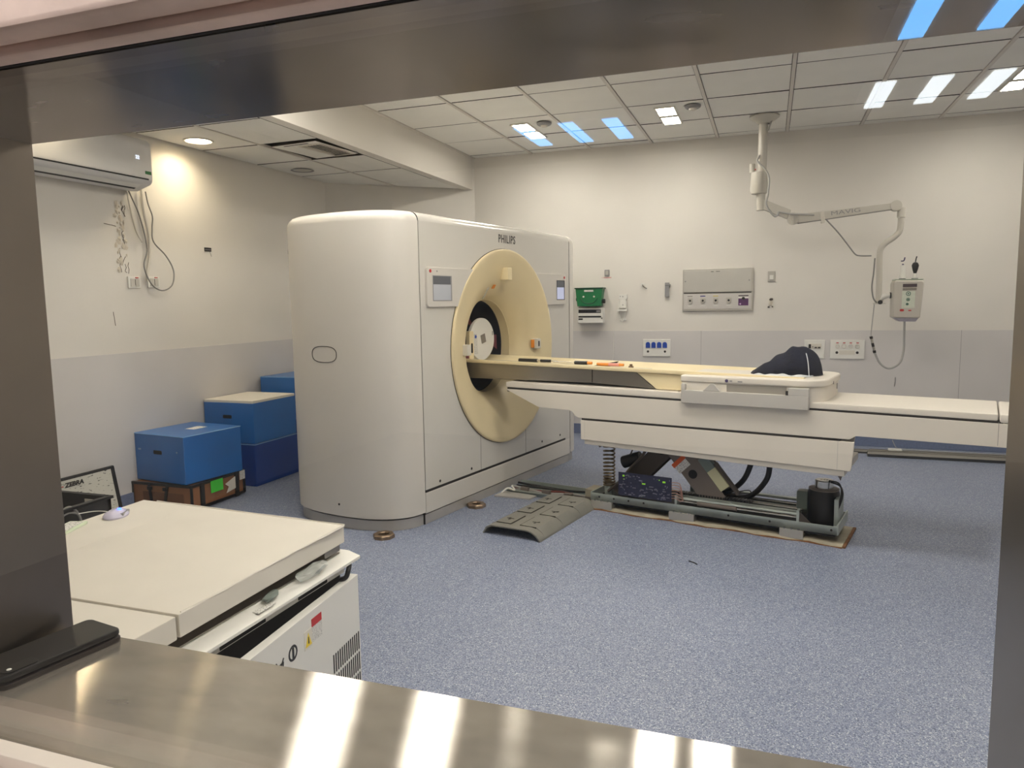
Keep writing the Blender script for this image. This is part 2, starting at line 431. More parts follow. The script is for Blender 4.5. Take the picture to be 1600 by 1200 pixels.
# wainscot panels and skirting
def strip_on_back(name, x0, x1, z0, z1, th, material):
    bm = new(); bx(bm, x0, x1, D - th, D, z0, z1); return struct(name, bm, material)
wp = strip_on_back('trim_1', -2.86, XR, 0.0, WZ, 0.008, m_wains)
bm = new(); bx(bm, XL, XL + 0.008, YF, 6.10, 0, WZ); struct('trim_2', bm, m_wains)
bm = new(); prism(bm, [(CH0.x, CH0.y), (CH1.x, CH1.y), (CH1.x + chn.x * .008, CH1.y + chn.y * .008), (CH0.x + chn.x * .008, CH0.y + chn.y * .008)], 'xy', 0, WZ); struct('trim_3', bm, m_wains)
bm = new()
for x in (1.536, -0.6): bx(bm, x - .0015, x + .0015, D - .0095, D - .008, .1, WZ)
obj('panel_joint', bm, mat('panel_joint', (150, 146, 144), 0.6), wp)
bm = new(); bx(bm, -2.86, XR, D - 0.02, D - .008, 0, 0.10); struct('baseboard_back', bm, m_skirt, bevel=0.004)
bm = new(); bx(bm, XL + .008, XL + 0.02, YF, 6.08, 0, 0.10); struct('baseboard_left', bm, m_skirt, bevel=0.004)

# main ceiling: slab, bulkhead, runners, tiles
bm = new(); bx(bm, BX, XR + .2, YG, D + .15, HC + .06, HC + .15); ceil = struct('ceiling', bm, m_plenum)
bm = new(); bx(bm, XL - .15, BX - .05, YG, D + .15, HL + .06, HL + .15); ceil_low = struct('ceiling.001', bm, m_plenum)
bm = new(); bx(bm, BX - .09, BX, YF, D, HL, HC + .06); struct('trim_4', bm, m_wall, bevel=0.003)
bm = new(); bx(bm, BX, BX + .03, YF, D, HC - .002, HC + .012); struct('trim_5', bm, m_bar)
GX, GS = -1.664, 0.593
YL = [6.95 - 0.612 * k for k in range(0, 11)]     # cross joints
xl = [GX + GS * k for k in range(-2, 9)]
bm = new(); bx(bm, -.012, .012, YF, D, 0, .02); bx(bm, -.002, .002, YF, D, .02, .05)
run0 = None
for x in xl[1:]:
    if run0 is None:
        run0 = obj('ceiling_runner', bm, m_bar, ceil); run0.location = (x, 0, HC)
    else: inst(run0, 'ceiling_runner', ceil, (x, 0, HC))
tile_src = {}
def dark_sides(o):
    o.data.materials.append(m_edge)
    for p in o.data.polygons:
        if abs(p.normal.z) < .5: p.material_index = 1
def tile(parent, x0, x1, y0, y1, z, rot=(0, 0, 0), key=None):
    w, d = x1 - x0, y1 - y0; k = (round(w, 3), round(d, 3))
    if k not in tile_src:
        b = new(); bx(b, -w / 2, w / 2, -d / 2, d / 2, 0, .014)
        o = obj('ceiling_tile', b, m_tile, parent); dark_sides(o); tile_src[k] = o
        o.location = ((x0 + x1) / 2, (y0 + y1) / 2, z); o.rotation_euler = rot
    else: o = inst(tile_src[k], 'ceiling_tile', parent, ((x0 + x1) / 2, (y0 + y1) / 2, z), rot)
    return o
ys = [D] + YL
for i in range(len(xl)):
    a = max(BX + .005, xl[i] + .0165) if i else BX + .032
    b = xl[i + 1] - .0155 if i + 1 < len(xl) else XR - .005
    if b - a < .05: continue
    for j in range(len(ys) - 1):
        g = 0.0075 if random.random() < .6 else 0.011
        y1 = ys[j] - g * (j > 0); y0 = ys[j + 1] + g
        if y0 < YF + .01: y0 = YF + .005
        if y1 - y0 < .05: continue
        tile(ceil, a, b, y0, y1, HC + .006 + random.uniform(-.001, .002), (random.uniform(-.004, .004), random.uniform(-.003, .003), 0))
# low ceiling: edge trim, two tile columns
LX = [XL + .005, -3.475, BX - .09]
LY = [6.33 - .612 * k for k in range(0, 10)]
bm = new(); bx(bm, -3.475 - .008, -3.475 + .008, YF, 6.55, HL, HL + .015); obj('ceiling_runner', bm, m_bar, ceil_low)
for i in range(2):
    for j in range(len(LY) - 1):
        if i == 1 and j == 2: continue        # the tile that carries the loose air vent
        y1, y0 = LY[j] - .008, LY[j + 1] + .008
        if i == 0 and j in (3, 5): continue   # tiles with the downlight cut-outs
        if y0 < YF: continue
        tile(ceil_low, LX[i] + .012, LX[i + 1] - .015, y0, y1, HL + .004, (random.uniform(-.003, .003), random.uniform(-.003, .003), 0))
bm = new(); prism(bm, [(-3.475 + .01, LY[0] + .004), (BX - .095, LY[0] + .004), (BX - .095, 6.93), (-3.02, 6.93), (-3.465, 6.545)], 'xy', HL + .004, HL + .018); obj('ceiling_tile', bm, m_tile, ceil_low)
bm = new(); prism(bm, [(XL + .03, LY[0] + .004), (-3.485, LY[0] + .004), (-3.485, 6.52), (-3.70, 6.345)], 'xy', HL + .004, HL + .018); obj('ceiling_tile', bm, m_tile, ceil_low)

# loose ceiling air vent
vent = thing('ceiling_air_vent', 'loose white ceiling tile with slatted air vent hanging askew in the low ceiling', 'air vent', (-3.205, 4.785, HL - .006), math.radians(-6))
bm = new()
bx(bm, -.185, .215, -.255, -.19, 0, .012); bx(bm, -.185, .215, .22, .235, 0, .012)
bx(bm, -.185, .0, -.19, .22, 0, .012); bx(bm, .195, .215, -.19, .22, 0, .012)
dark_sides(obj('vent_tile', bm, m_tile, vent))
bm = new(); bx(bm, -.10, .12, -.225, -.212, -.001, .0); obj('vent_slit', bm, m_dark, vent)
bm = new()
for a, b, c, d in ((0, .20, -.19, -.17), (0, .20, .20, .22), (0, .02, -.17, .20), (.18, .20, -.17, .20)): bx(bm, a, b, c, d, -.006, .012)
obj('vent_frame', bm, m_offw, vent)
bm = new(); bx(bm, .01, .19, -.18, .21, .010, .012); obj('vent_backing', bm, m_dark, vent)
bm = new(); box(bm, (0, .015, 0), (.015, .37, .003), Matrix.Rotation(.3, 3, 'Y')); s0 = obj('slat', bm, m_offw, vent); s0.location = (.037, 0, .002)
for k in range(1, 6): inst(s0, 'slat', vent, (.037 + .026 * k, 0, .002))

# ------------------------------------------------------------------ lamps of the scanner room
def twin_lamp(x, y, label, along_y=True, z=HC):
    t = thing('ceiling_lamp', label, 'ceiling lamp', (x, y, z), 0 if along_y else PI / 2, 'twin square ceiling lamps')
    bm = new()
    for s in (-1, 1):
        c = s * .15
        for a, b, e, f in ((-.08, -.066, c - .13, c + .13), (.066, .08, c - .13, c + .13), (-.066, .066, c - .13, c - .116), (-.066, .066, c + .116, c + .13)):
            bx(bm, a, b, e, f, -.004, .01)
    obj('frame', bm, m_offw, t)
    for s in (-1, 1):
        bm = new(); bx(bm, -.066, .066, s * .15 - .116, s * .15 + .116, .001, .006); obj('diffuser', bm, m_lampw, t)
twin_lamp(-1.98, 6.17, 'bright twin square ceiling lamp nearest the bulkhead')
twin_lamp(-.79, 6.11, 'bright twin square ceiling lamp above the wall-mounted gas panel')
twin_lamp(1.60, 6.05, 'bright twin square ceiling lamp at the right edge of the view')
twin_lamp(-2.40, 3.45, 'twin square ceiling lamp beside the bulkhead, hidden by the window header')
twin_lamp(-1.73, 3.45, 'twin square ceiling lamp above the scanner front, hidden by the window header')
twin_lamp(-.50, 3.45, 'twin square ceiling lamp above the middle of the room, hidden by the window header')
twin_lamp(-.22, 3.45, 'twin square ceiling lamp directly beside another one mid-room, hidden by the window header')
twin_lamp(1.60, 3.45, 'twin square ceiling lamp added unseen on the right to brighten the room')  # extra unseen lamp, added to spread more light
twin_lamp(-.55, 1.75, 'twin square ceiling lamp added unseen right of the white cabinet to brighten the room')  # added out of view to soften the room light
twin_lamp(.60, 1.75, 'twin square ceiling lamp added unseen near the window to brighten the room')  # added out of view for more light by the window
def hole_tile(x0, x1, y0, y1, cx, cy, r):
    bm = new(); A = []; B = []; n = 48; angs = sorted(set([round(2 * PI * k / n, 5) for k in range(n)] + [round(math.atan2(yy - cy, xx - cx) % (2 * PI), 5) for xx in (x0, x1) for yy in (y0, y1)]))
    for a in angs:
        c, q = math.cos(a), math.sin(a)
        k = min(((x1 - cx) / c if c > 1e-9 else 1e9), ((x0 - cx) / c if c < -1e-9 else 1e9), ((y1 - cy) / q if q > 1e-9 else 1e9), ((y0 - cy) / q if q < -1e-9 else 1e9))
        A.append(bm.verts.new((cx + r * c, cy + r * q, HL + .004))); B.append(bm.verts.new((cx + k * c, cy + k * q, HL + .004)))
    fs = [bm.faces.new((A[k], A[(k + 1) % len(A)], B[(k + 1) % len(A)], B[k])) for k in range(len(A))]
    for v in bmesh.ops.extrude_face_region(bm, geom=fs)['geom']:
        if isinstance(v, bmesh.types.BMVert): v.co.z += .014
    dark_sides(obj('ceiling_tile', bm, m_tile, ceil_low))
m_can = mat('downlight_reflector', (236, 230, 216), .5)
for (cy, j_), lb in (((4.215, 3), 'lit round downlight in the low ceiling just beyond the air conditioner'), ((2.99, 5), 'lit round downlight in the low ceiling near the window, hidden by its header')):
    hole_tile(LX[0] + .012, LX[1] - .015, LY[j_ + 1] + .008, LY[j_] - .008, -3.765, cy, .082)
    dl = thing('downlight', lb, 'downlight', (-3.765, cy, HL))
    bm = new(); lathe(bm, [(.002, .100), (-.004, .096), (-.005, .088), (.004, .0785)], n=40); obj('rim', bm, m_offw, dl)
    bm = new(); lathe(bm, [(.004, .0785), (.05, .072)], n=40); obj('reflector', bm, m_can, dl)
    bm = new(); lathe(bm, [(.050, .0005), (.050, .072)], n=40); obj('diffuser', bm, m_lampd, dl)
dl2 = thing('downlight', 'unlit round downlight in the low ceiling beyond the air vent', 'downlight', (-3.78, 5.44, HL))
bm = new(); lathe(bm, [(-.004, .098), (-.006, .09), (-.002, .078), (.012, .076)], n=32); obj('rim', bm, m_grey, dl2)
bm = new(); lathe(bm, [(-.001, .0005), (-.001, .078)], n=32); obj('diffuser', bm, m_lampoff, dl2)
for x, y, lb in ((-1.775, 5.93, 'round grey ceiling sensor beside the twin lamp nearest the bulkhead'), (-.58, 5.86, 'round grey ceiling sensor beside the twin lamp above the gas panel')):
    t = thing('ceiling_sensor', lb, 'sensor', (x, y, HC)); 
    bm = new(); lathe(bm, [(0, .062), (-.012, .06), (-.02, .05), (-.022, .0005)], n=24); obj('housing', bm, m_grey, t)
    bm = new(); lathe(bm, [(-.022, .03), (-.034, .024), (-.036, .0005)], n=20); obj('cap', bm, m_offw, t)

# ------------------------------------------------------------------ control room behind the camera
CX0, CX1, CY0, CZ = -3.6, 2.6, -5.6, 2.6
bm = new(); bx(bm, CX0, CX1, CY0, YG, -.1, 0); struct('floor.001', bm, m_ctrlfloor)
bm = new(); bx(bm, CX0, CX1, CY0, YG, CZ, CZ + .1); struct('ceiling.002', bm, m_ctrlceil)
bm = new(); bx(bm, CX0, CX1, CY0 - .1, CY0, 0, CZ); struct('wall_rear', bm, m_ctrlwall)
bm = new(); bx(bm, CX0 - .1, CX0, CY0, YG, 0, CZ); struct('wall_control_left', bm, m_ctrlwall)
bm = new(); bx(bm, CX1, CX1 + .1, CY0, YG, 0, CZ); struct('wall_control_right', bm, m_ctrlwall)
bm = new(); bx(bm, CX0, WX0 - .06, YG - .01, YG, 0, CZ); bx(bm, WX1 + .06, CX1, YG - .01, YG, 0, CZ); bx(bm, WX0 - .06, WX1 + .06, YG - .01, YG, 0, WZ0 - .06); bx(bm, WX0 - .06, WX1 + .06, YG - .01, YG, WZ1 + .06, CZ)
struct('wall_control_front', bm, m_ctrlwall)
def ctrl_lamp(label, xs, y0, y1, material):
    xc = sum(xs) / len(xs); t = thing('fluorescent_fitting', label, 'ceiling lamp', (xc, (y0 + y1) / 2, CZ), 0, 'control room fluorescent fittings')
    h = (y1 - y0) / 2; w = max(xs) - min(xs)
    bm = new(); bx(bm, -w / 2 - .12, w / 2 + .12, -h - .03, h + .03, -.004, 0); obj('housing', bm, m_offw, t)
    bm = new(); bx(bm, -.055, .055, -h, h, -.012, -.006); s = None
    for x in xs:
        if s is None: s = obj('tube', bm, material, t); s.location = (x - xc, 0, 0)
        else: inst(s, 'tube', t, (x - xc, 0, 0))
ctrl_lamp('white three-tube fluorescent fitting reflected at the upper right of the window', (.63, .93, 1.24), -4.57, -3.95, m_lampc)
ctrl_lamp('bluish three-tube fluorescent fitting reflected above the scanner', (-1.75, -1.41, -1.09), -4.83, -4.17, m_lampb)
ctrl_lamp('bluish two-tube fluorescent fitting reflected across the top right corner', (.63, .97), -3.16, -2.54, m_lampb)
ctrl_lamp('white three-tube fluorescent fitting added unseen above the camera to light the window frame', (-.75, -.45, -.15), -1.35, -.75, m_lampfill)  # these added fittings sit where the glass doesn't mirror them
ctrl_lamp('white three-tube fluorescent fitting added unseen at the left to light the window frame', (-2.5, -2.2, -1.9), -1.35, -.75, m_lampfill)
ctrl_lamp('white three-tube fluorescent fitting added unseen at the right to light the window frame', (1.0, 1.3, 1.6), -1.35, -.75, m_lampfill)

# ------------------------------------------------------------------ window between the rooms
win = bpy.data.objects.new('window_1', None); COL.objects.link(win); win['kind'] = 'structure'
bm = new(); bx(bm, WX0, WX1, YG + .004, YF + .002, WZ0 - .004, WZ0); obj('sill', bm, m_steel, win)
bm = new(); bx(bm, WX0, WX1, YG + .004, YF + .002, WZ1, WZ1 + .004); obj('header', bm, m_header, win)
bm = new(); bx(bm, WX0 - .004, WX0, YG + .004, YF + .002, WZ0 - .004, WZ1 + .004); obj('jamb', bm, m_jamb, win)
bm = new(); bx(bm, WX1, WX1 + .004, YG + .004, YF + .002, WZ0 - .004, WZ1 + .004); obj('jamb', bm, m_jamb, win)
# room-side face trim of the lining
bm = new(); bx(bm, WX0 - .05, WX0 - .004, YF + .002, YF + .005, WZ0 - .05, WZ1 + .05); bx(bm, WX1 + .004, WX1 + .05, YF + .002, YF + .005, WZ0 - .05, WZ1 + .05)
bx(bm, WX0 - .004, WX1 + .004, YF + .002, YF + .005, WZ0 - .05, WZ0 - .004); bx(bm, WX0 - .004, WX1 + .004, YF + .002, YF + .005, WZ1 + .004, WZ1 + .05)
obj('lining_flange', bm, m_jamb, win)
bm = new(); bx(bm, WX0 - .01, WX1 + .01, YG - .004, YG + .004, WZ0 - .005, WZ1 + .01); obj('glass_pane', bm, m_glass, win, smooth=False)
# gaskets, glazing beads and outer frame on the control side
zt, zb = WZ1, WZ0
bm = new(); bx(bm, WX0 - .02, WX1 + .02, YG - .008, YG - .004, zt - .002, zt + .02); obj('gasket', bm, m_gasket, win)
bm = new(); bx(bm, WX0 - .03, WX1 + .03, YG - .030, YG - .008, zt - .003, zt + .035); obj('glazing_bead', bm, m_frame, win, bevel=.004)
bm = new(); bx(bm, WX0 - .10, WX1 + .10, YG - .065, YG - .030, zt + .004, zt + .10); obj('outer_frame', bm, m_frame, win, bevel=.006)
bm = new(); bx(bm, WX0 - .02, WX1 + .02, YG - .008, YG - .004, zb - .02, zb + .010); obj('gasket', bm, m_gasket, win)
bm = new(); bx(bm, WX0 - .03, WX1 + .03, YG - .030, YG - .008, zb - .03, zb + .0145); obj('glazing_bead', bm, m_strip, win, bevel=.002)
bm = new(); bx(bm, WX0 - .10, WX1 + .10, YG - .065, YG - .031, zb - .10, zb + .004); obj('outer_frame', bm, m_frame, win, bevel=.006)
for x, s in ((WX0, -1), (WX1, 1)):
    bm = new(); bx(bm, x + s * .001, x + s * .03, YG - .030, YG - .008, zb + .015, zt - .004); obj('glazing_bead', bm, m_frame, win, bevel=.004)
    bm = new(); bx(bm, x + s * .006, x + s * .10, YG - .065, YG - .031, zb + .005, zt + .003); obj('outer_frame', bm, m_frame, win, bevel=.006)

# ------------------------------------------------------------------ CT gantry
GROT = math.radians(-11)
G0 = Vector((-1.918, 3.851, 0))
gan = thing('ct_gantry', 'large off-white CT scanner gantry with a round yellowed bore', 'CT scanner', G0, GROT)
BY, BZ, GD, GH, GW = 0.97, 1.015, 0.93, 1.85, 1.99       # bore axis, depth, height, front width
def plan(n=28, inset=0.0, ex=2.4):
    a, b = GD / 2 - inset, .29 - inset; out = []
    for i in range(n + 1):
        t = PI * i / n; c, s = math.cos(t), math.sin(t)
        out.append((-GD / 2 + a * math.copysign(abs(c) ** (2 / ex), c), -b * abs(s) ** (2 / ex)))
    return out          # from x~0 round the near end to x~-GD
def side_cover(mirror):
    bm = new()
    zs = [(.075, .0), (GH - .06, 0)] + [(GH - .06 + .06 * math.sin(math.radians(q)), .06 * (1 - math.cos(math.radians(q)))) for q in (20, 40, 60, 78)] + [(GH, .07)]
    zs = [(.07, .012)] + zs; rings = []
    for z, ins in zs:
        rings.append([bm.verts.new((x, (GW - y) if mirror else y, z)) for x, y in plan(inset=ins)])
    for A, B in zip(rings, rings[1:]):
        for i in range(len(A) - 1): bm.faces.new((A[i], A[i + 1], B[i + 1], B[i]))
    bm.faces.new(rings[-1])
    return obj('side_cover', bm, m_gantry, gan, ang=0.9)
sc = side_cover(False); side_cover(True)
for mir in (False, True):
    bm = new()
    for z0, z1, ins in ((0.0, .062, .016),):
        A = [bm.verts.new((x, (GW - y) if mir else y, z0)) for x, y in plan(inset=ins)]; B = [bm.verts.new((x, (GW - y) if mir else y, z1)) for x, y in plan(inset=ins)]
        for i in range(len(A) - 1): bm.faces.new((A[i], A[i + 1], B[i + 1], B[i]))
        bm.faces.new(B)
    obj('kick_strip', bm, m_chrome, gan)
# oval grip recess on the near side cover
def side_y(x, ex=2.4):
    return -.29 * max(0, 1 - (abs(x + GD / 2) / (GD / 2)) ** ex) ** (1 / ex)
bm = new(); ring = []
for i in range(33):
    t = 2 * PI * i / 32; c, s = math.cos(t), math.sin(t)
    x = -.49 + .098 * math.copysign(abs(c) ** .75, c); z = 1.035 + .047 * math.copysign(abs(s) ** .75, s)
    ring.append((x, side_y(x) - .0005, z))
tube(bm, ring, .0022, 6, caps=False); obj('grip_groove', bm, m_seam, sc)
bm = new(); cyl(bm, (-.42, side_y(-.42) - .0015, .145), (-.42, side_y(-.42) + .01, .145), .007, n=12); obj('screw', bm, m_seam, sc)
# seams between covers
bm = new(); bx(bm, -.10, -.008, -.004, .012, .0, GH - .06); obj('cover_seam', bm, m_seam, gan)
# front and rear plates with the round opening
def plate(x, r, y0, y1, z0, z1, material, name, th, cr=0.0):
    bm = new(); angs = set()
    for i in range(96): angs.add(round(2 * PI * i / 96, 6))
    for yy in (y0, y1):
        for zz in (z0, z1): angs.add(round(math.atan2(zz - BZ, yy - BY) % (2 * PI), 6))
    angs = sorted(angs); I = []; O = []
    for a in angs:
        c, s = math.cos(a), math.sin(a)
        k = min(((y1 - BY) / c if c > 1e-9 else 1e9), ((y0 - BY) / c if c < -1e-9 else 1e9), ((z1 - BZ) / s if s > 1e-9 else 1e9), ((z0 - BZ) / s if s < -1e-9 else 1e9))
        I.append(bm.verts.new((x, BY + r * c, BZ + r * s))); O.append(bm.verts.new((x, BY + k * c, BZ + k * s)))
    n = len(angs); fs = []
    for i in range(n): fs.append(bm.faces.new((I[i], I[(i + 1) % n], O[(i + 1) % n], O[i])))
    ex = bmesh.ops.extrude_face_region(bm, geom=fs)
    for v in ex['geom']:
        if isinstance(v, bmesh.types.BMVert): v.co.x += th
    return obj(name, bm, material, gan)
fc = plate(0.0, .665, .008, GW - .008, .210, GH - .052, m_gfront, 'front_cover', -.012)
plate(-GD, .56, .008, GW - .008, .07, GH - .052, m_gantry, 'rear_cover', .012)
bm = new()
pr_ = [(0, GH - .052)] + [(-.052 + .052 * math.cos(math.radians(q)), GH - .052 + .052 * math.sin(math.radians(q))) for q in (15, 30, 45, 60, 75, 90)]
pr_ += [(-GD + .052 - .052 * math.sin(math.radians(q)), GH - .052 + .052 * math.cos(math.radians(q))) for q in (0, 15, 30, 45, 60, 75, 90)]
A = [bm.verts.new((x, .006, z)) for x, z in pr_]; B = [bm.verts.new((x, GW - .006, z)) for x, z in pr_]
for i in range(len(A) - 1): bm.faces.new((A[i], A[i + 1], B[i + 1], B[i]))
obj('top_cover', bm, m_gfront, gan, ang=0.9)
bm = new(); bx(bm, -.05, .001, .004, GW - .006, .066, .193); obj('lower_cover', bm, m_gantry, gan, bevel=.005, seg=2)
bm = new(); bx(bm, -.05, -.006, .004, GW - .02, .0, .060); obj('kick_strip', bm, m_chrome, gan, bevel=.002)
bm = new(); bx(bm, -.05, -.003, .01, 1.90, .10, .2095); obj('lower_gap', bm, m_seam, gan)
bm = new(); bx(bm, -.05, -.001, 1.90, GW - .008, .185, .2105); obj('corner_filler', bm, m_gfront, gan)
bm = new()
for y in (1.235, .62): bx(bm, -.001, .0006, y - .0014, y + .0014, .207, BZ - math.sqrt(max(0, .66 ** 2 - (y - BY) ** 2)))
obj('panel_joint', bm, m_seam, fc)
for y, z in ((.153, .235), (.504, .24), (1.49, .25), (1.80, .25)):
    bm = new(); cyl(bm, (-.002, y, z), (.0015, y, z), .009, n=12); obj('screw', bm, m_seam, fc)
# bore: funnel, tunnel, dark liner
bm = new()
prof = [(-.012, .670), (.013, .670), (.017, .667), (.018, .655), (.014, .63), (.002, .575), (-.016, .51), (-.040, .452), (-.072, .402), (-.105, .366), (-.135, .342), (-.165, .330)]
lathe(bm, prof, (0, BY, BZ), 'X', 96); fun = obj('bore_funnel', bm, m_beige, gan, ang=1.2)
bm = new(); lathe(bm, [(.0006, .6738), (.0014, .6725), (.0014, .6705), (.003, .6702)], (0, BY, BZ), 'X', 96); obj('funnel_seam', bm, m_seam, fun)
bm = new(); lathe(bm, [(-.164, .3305), (-.166, .327), (-.236, .325)], (0, BY, BZ), 'X', 96); obj('bore_tunnel', bm, m_beige, gan)
bm = new(); lathe(bm, [(-.234, .3252), (-.238, .322), (-.5, .322), (-.715, .322), (-.72, .326)], (0, BY, BZ), 'X', 72); obj('bore_liner', bm, m_liner, gan)
bm = new(); lathe(bm, [(-.718, .326), (-.78, .34), (-.85, .40), (-.90, .48), (-GD, .57)], (0, BY, BZ), 'X', 72); obj('rear_funnel', bm, m_beige, gan)
def fx(r):
    for (x0, r0), (x1, r1) in zip(prof[3:], prof[4:]):
        if r1 <= r <= r0: return x0 + (x1 - x0) * (r0 - r) / (r0 - r1)
    return -.1
# laser window housings and labels on the funnel
def funnel_box(y, z, sx, sy, sz, material, name, off=.012):
    r = math.hypot(y - BY, z - BZ); a = math.atan2(z - BZ, y - BY)
    bm = new(); box(bm, (fx(r) + off, y, z), (sx, sy, sz), Matrix.Rotation(0, 3, 'X')); return obj(name, bm, material, fun, bevel=.006)
funnel_box(.985, 1.517, .07, .055, .085, m_beige2, 'laser_housing', .02)
h2 = funnel_box(1.435, 1.01, .05, .06, .075, m_offw, 'laser_housing', .024)
bm = new(); bx(bm, -.036, -.010, 1.398, 1.4045, .98, 1.04); obj('laser_strip', bm, m_orange, fun)
bm = new(); bx(bm, fx(.465) + .044, fx(.465) + .0512, 1.422, 1.438, .99, 1.03); obj('laser_slot', bm, m_black, h2)
funnel_box(.475, 1.02, .05, .05, .07, m_offw, 'laser_housing', .02)
bm = new(); box(bm, (fx(.42) + .012, .90, 1.43), (.004, .03, .03), Matrix.Rotation(.6, 3, 'Y')); obj('warning_tag', bm, m_orange, fun)
bm = new(); box(bm, (-.085, .85, 1.385), (.004, .028, .10), Matrix.Rotation(.45, 3, 'X') @ Matrix.Rotation(.7, 3, 'Y')); obj('printed_label', bm, m_sticker, fun)
# wedge-shaped pink reflections painted on the dark liner
bm = new()
for a0, a1, xa, xb in ((-8, 12, -.27, -.42), (20, 52, -.46, -.60)):
    va = [bm.verts.new((xx, BY + .3205 * math.cos(math.radians(a)), BZ + .3205 * math.sin(math.radians(a)))) for a, xx in ((a0, xa), (a1, xa), (a1, xb))]
    bm.faces.new(va)
obj('liner_reflection', bm, m_pink, gan, smooth=False)
# operator consoles
def console(side, y_out, s0, s1, lit):
    arcp = [(BY + side * math.sqrt(.662 ** 2 - (z - BZ) ** 2), z) for z in (1.30, 1.34, 1.38, 1.42, 1.46, 1.50, 1.535)]
    if side < 0: poly = arcp + arc(y_out + .022, 1.513, .022, 90, 180, 4) + arc(y_out + .022, 1.322, .022, 180, 270, 4)
    else: poly = arcp[::-1] + arc(y_out - .022, 1.322, .022, 270, 360, 4) + arc(y_out - .022, 1.513, .022, 0, 90, 4)
    bm = new(); prism(bm, poly, 'yz', -.004, .0165)
    c = obj('console', bm, m_gantry, gan, bevel=.003)
    bm = new(); bx(bm, .016, .0170, s0 - .006, s1 + .006, 1.335, 1.487); b = obj('screen_bezel', bm, m_dark if lit else m_grey, c)
    bm = new(); bx(bm, .0168, .018, s0, s1 - .008, 1.34, 1.433); obj('screen', bm, m_screen_b if lit else m_screen, c)
    bm = new(); bx(bm, .0168, .018, s0, s1 - .008, 1.435, 1.483); obj('screen_header', bm, m_screen_d, c)
    return c
c1 = console(-1, .055, .115, .30, False)
c2 = console(1, 1.895, 1.735, 1.865, True)
bm = new(); cyl(bm, (.0165, .088, 1.512), (.019, .088, 1.512), .010, n=16); obj('stop_mark', bm, m_red, c1)
bm = new(); cyl(bm, (.0165, 1.865, 1.510), (.019, 1.865, 1.510), .010, n=16); obj('stop_mark', bm, m_red, c2)
bm = new(); cyl(bm, (.0165, .155, 1.512), (.018, .155, 1.512), .005, n=10); obj('sensor_dot', bm, m_grey, c1)
text('lettering', 'PHILIPS', .078, m_black, gan, face_M((.0012, 1.005, 1.752), (0, 1, 0), (0, 0, 1)), sx=.82, bold=.0009, space=1.14)
# ------------------------------------------------------------------ things around the gantry
def nut(loc, label):
    t = thing('threaded_ring', label, 'metal ring', loc, .3, 'metal rings on the floor by the gantry')
    bm = new(); lathe(bm, [(0, .034), (0, .062), (.018, .062), (.024, .056), (.024, .036), (.018, .032), (0, .034)], n=8); obj('ring', bm, m_nut, t, ang=.4)
    bm = new(); lathe(bm, [(.002, .0005), (.002, .034)], n=16); obj('ring_core', bm, m_dark, t)
nut((-2.045, 3.565, 0), 'brass-coloured hexagonal metal ring on the floor before the rounded gantry end')
nut((-1.775, 4.30, 0), 'brass-coloured hexagonal metal ring on the floor before the gantry front cover')

# ------------------------------------------------------------------ patient table (local: x along the table, y away from camera, z up)
T0 = Vector((-1.918 + .97 * .1908, 3.851 + .97 * .9816, 0)); TROT = math.radians(-13.5)
tab = thing('patient_table', 'off-white CT patient table with its lower cover removed, mechanism exposed', 'CT table', T0, TROT)
HW = .255
bm = new()
prism(bm, [(.165, .747), (.395, .652)] + [(.41, .646), (.63, .640)] + arc(.63, .595, .045, 90, 20, 5) + [(.70, .597), (2.255, .597), (2.285, .617), (2.98, .617), (3.04, .64), (3.05, .727), (.165, .752)], 'xz', -HW, HW)
for v in bm.verts:
    if v.co.y > 0 and 2.1 < v.co.x < 2.3: v.co.x -= .06
body = obj('body', bm, m_table, tab, bevel=.006, seg=2)
bm = new(); prism(bm, [(.172, .735), (.172, .775), (2.90, .745), (2.90, .72)], 'xz', -HW + .003, HW - .003); obj('body_gap', bm, m_seam, tab)
bm = new(); prism(bm, [(.16, .763), (.16, .800), (1.40, .792), (2.05, .778), (2.88, .772), (2.88, .7385), (2.05, .7455), (1.40, .7515)], 'xz', -HW, HW); obj('top_lid', bm, m_table, tab, bevel=.007, seg=2)
bm = new(); prism(bm, [(2.884, .730), (2.884, .772), (3.03, .768), (3.055, .75), (3.055, .727)], 'xz', -HW, HW); obj('tail_cap', bm, m_table, tab, bevel=.010, seg=2)
bm = new(); bx(bm, 2.883, 2.885, -HW - .0006, HW, .625, .735); obj('tail_joint', bm, m_cabled, tab)
bm = new(); prism(bm, [(.715, .585), (.715, .462), (2.264, .430), (2.270, .45), (2.280, .585)], 'xz', -HW, HW)
for v in bm.verts:
    if v.co.y > 0 and v.co.x > 2.0: v.co.x -= .06
lc = obj('lower_cover', bm, m_table, tab, bevel=.005, seg=2)
bm = new(); bx(bm, .722, 2.21, -HW + .003, HW - .003, .57, .60); obj('cover_gap', bm, m_seam, tab)
bm = new(); prism(bm, [(.735, .47), (.735, .432), (2.235, .398), (2.235, .44)], 'xz', -HW + .012, HW - .012); obj('skirt', bm, m_table, tab, bevel=.004)
bm = new(); bx(bm, 2.2, 2.2024, -HW - .0006, -HW + .01, .437, .585); bx(bm, .742, .7436, -HW - .0006, -HW + .01, .47, .583); obj('cover_joint', bm, m_tgrey, lc)
bm = new(); prism(bm, [(2.19, .405), (2.222, .405), (2.212, .365)], 'xz', -.20, -.19); prism(bm, [(.80, .435), (.84, .435), (.82, .41)], 'xz', -.20, -.18); obj('hanger_tab', bm, m_armst, tab)
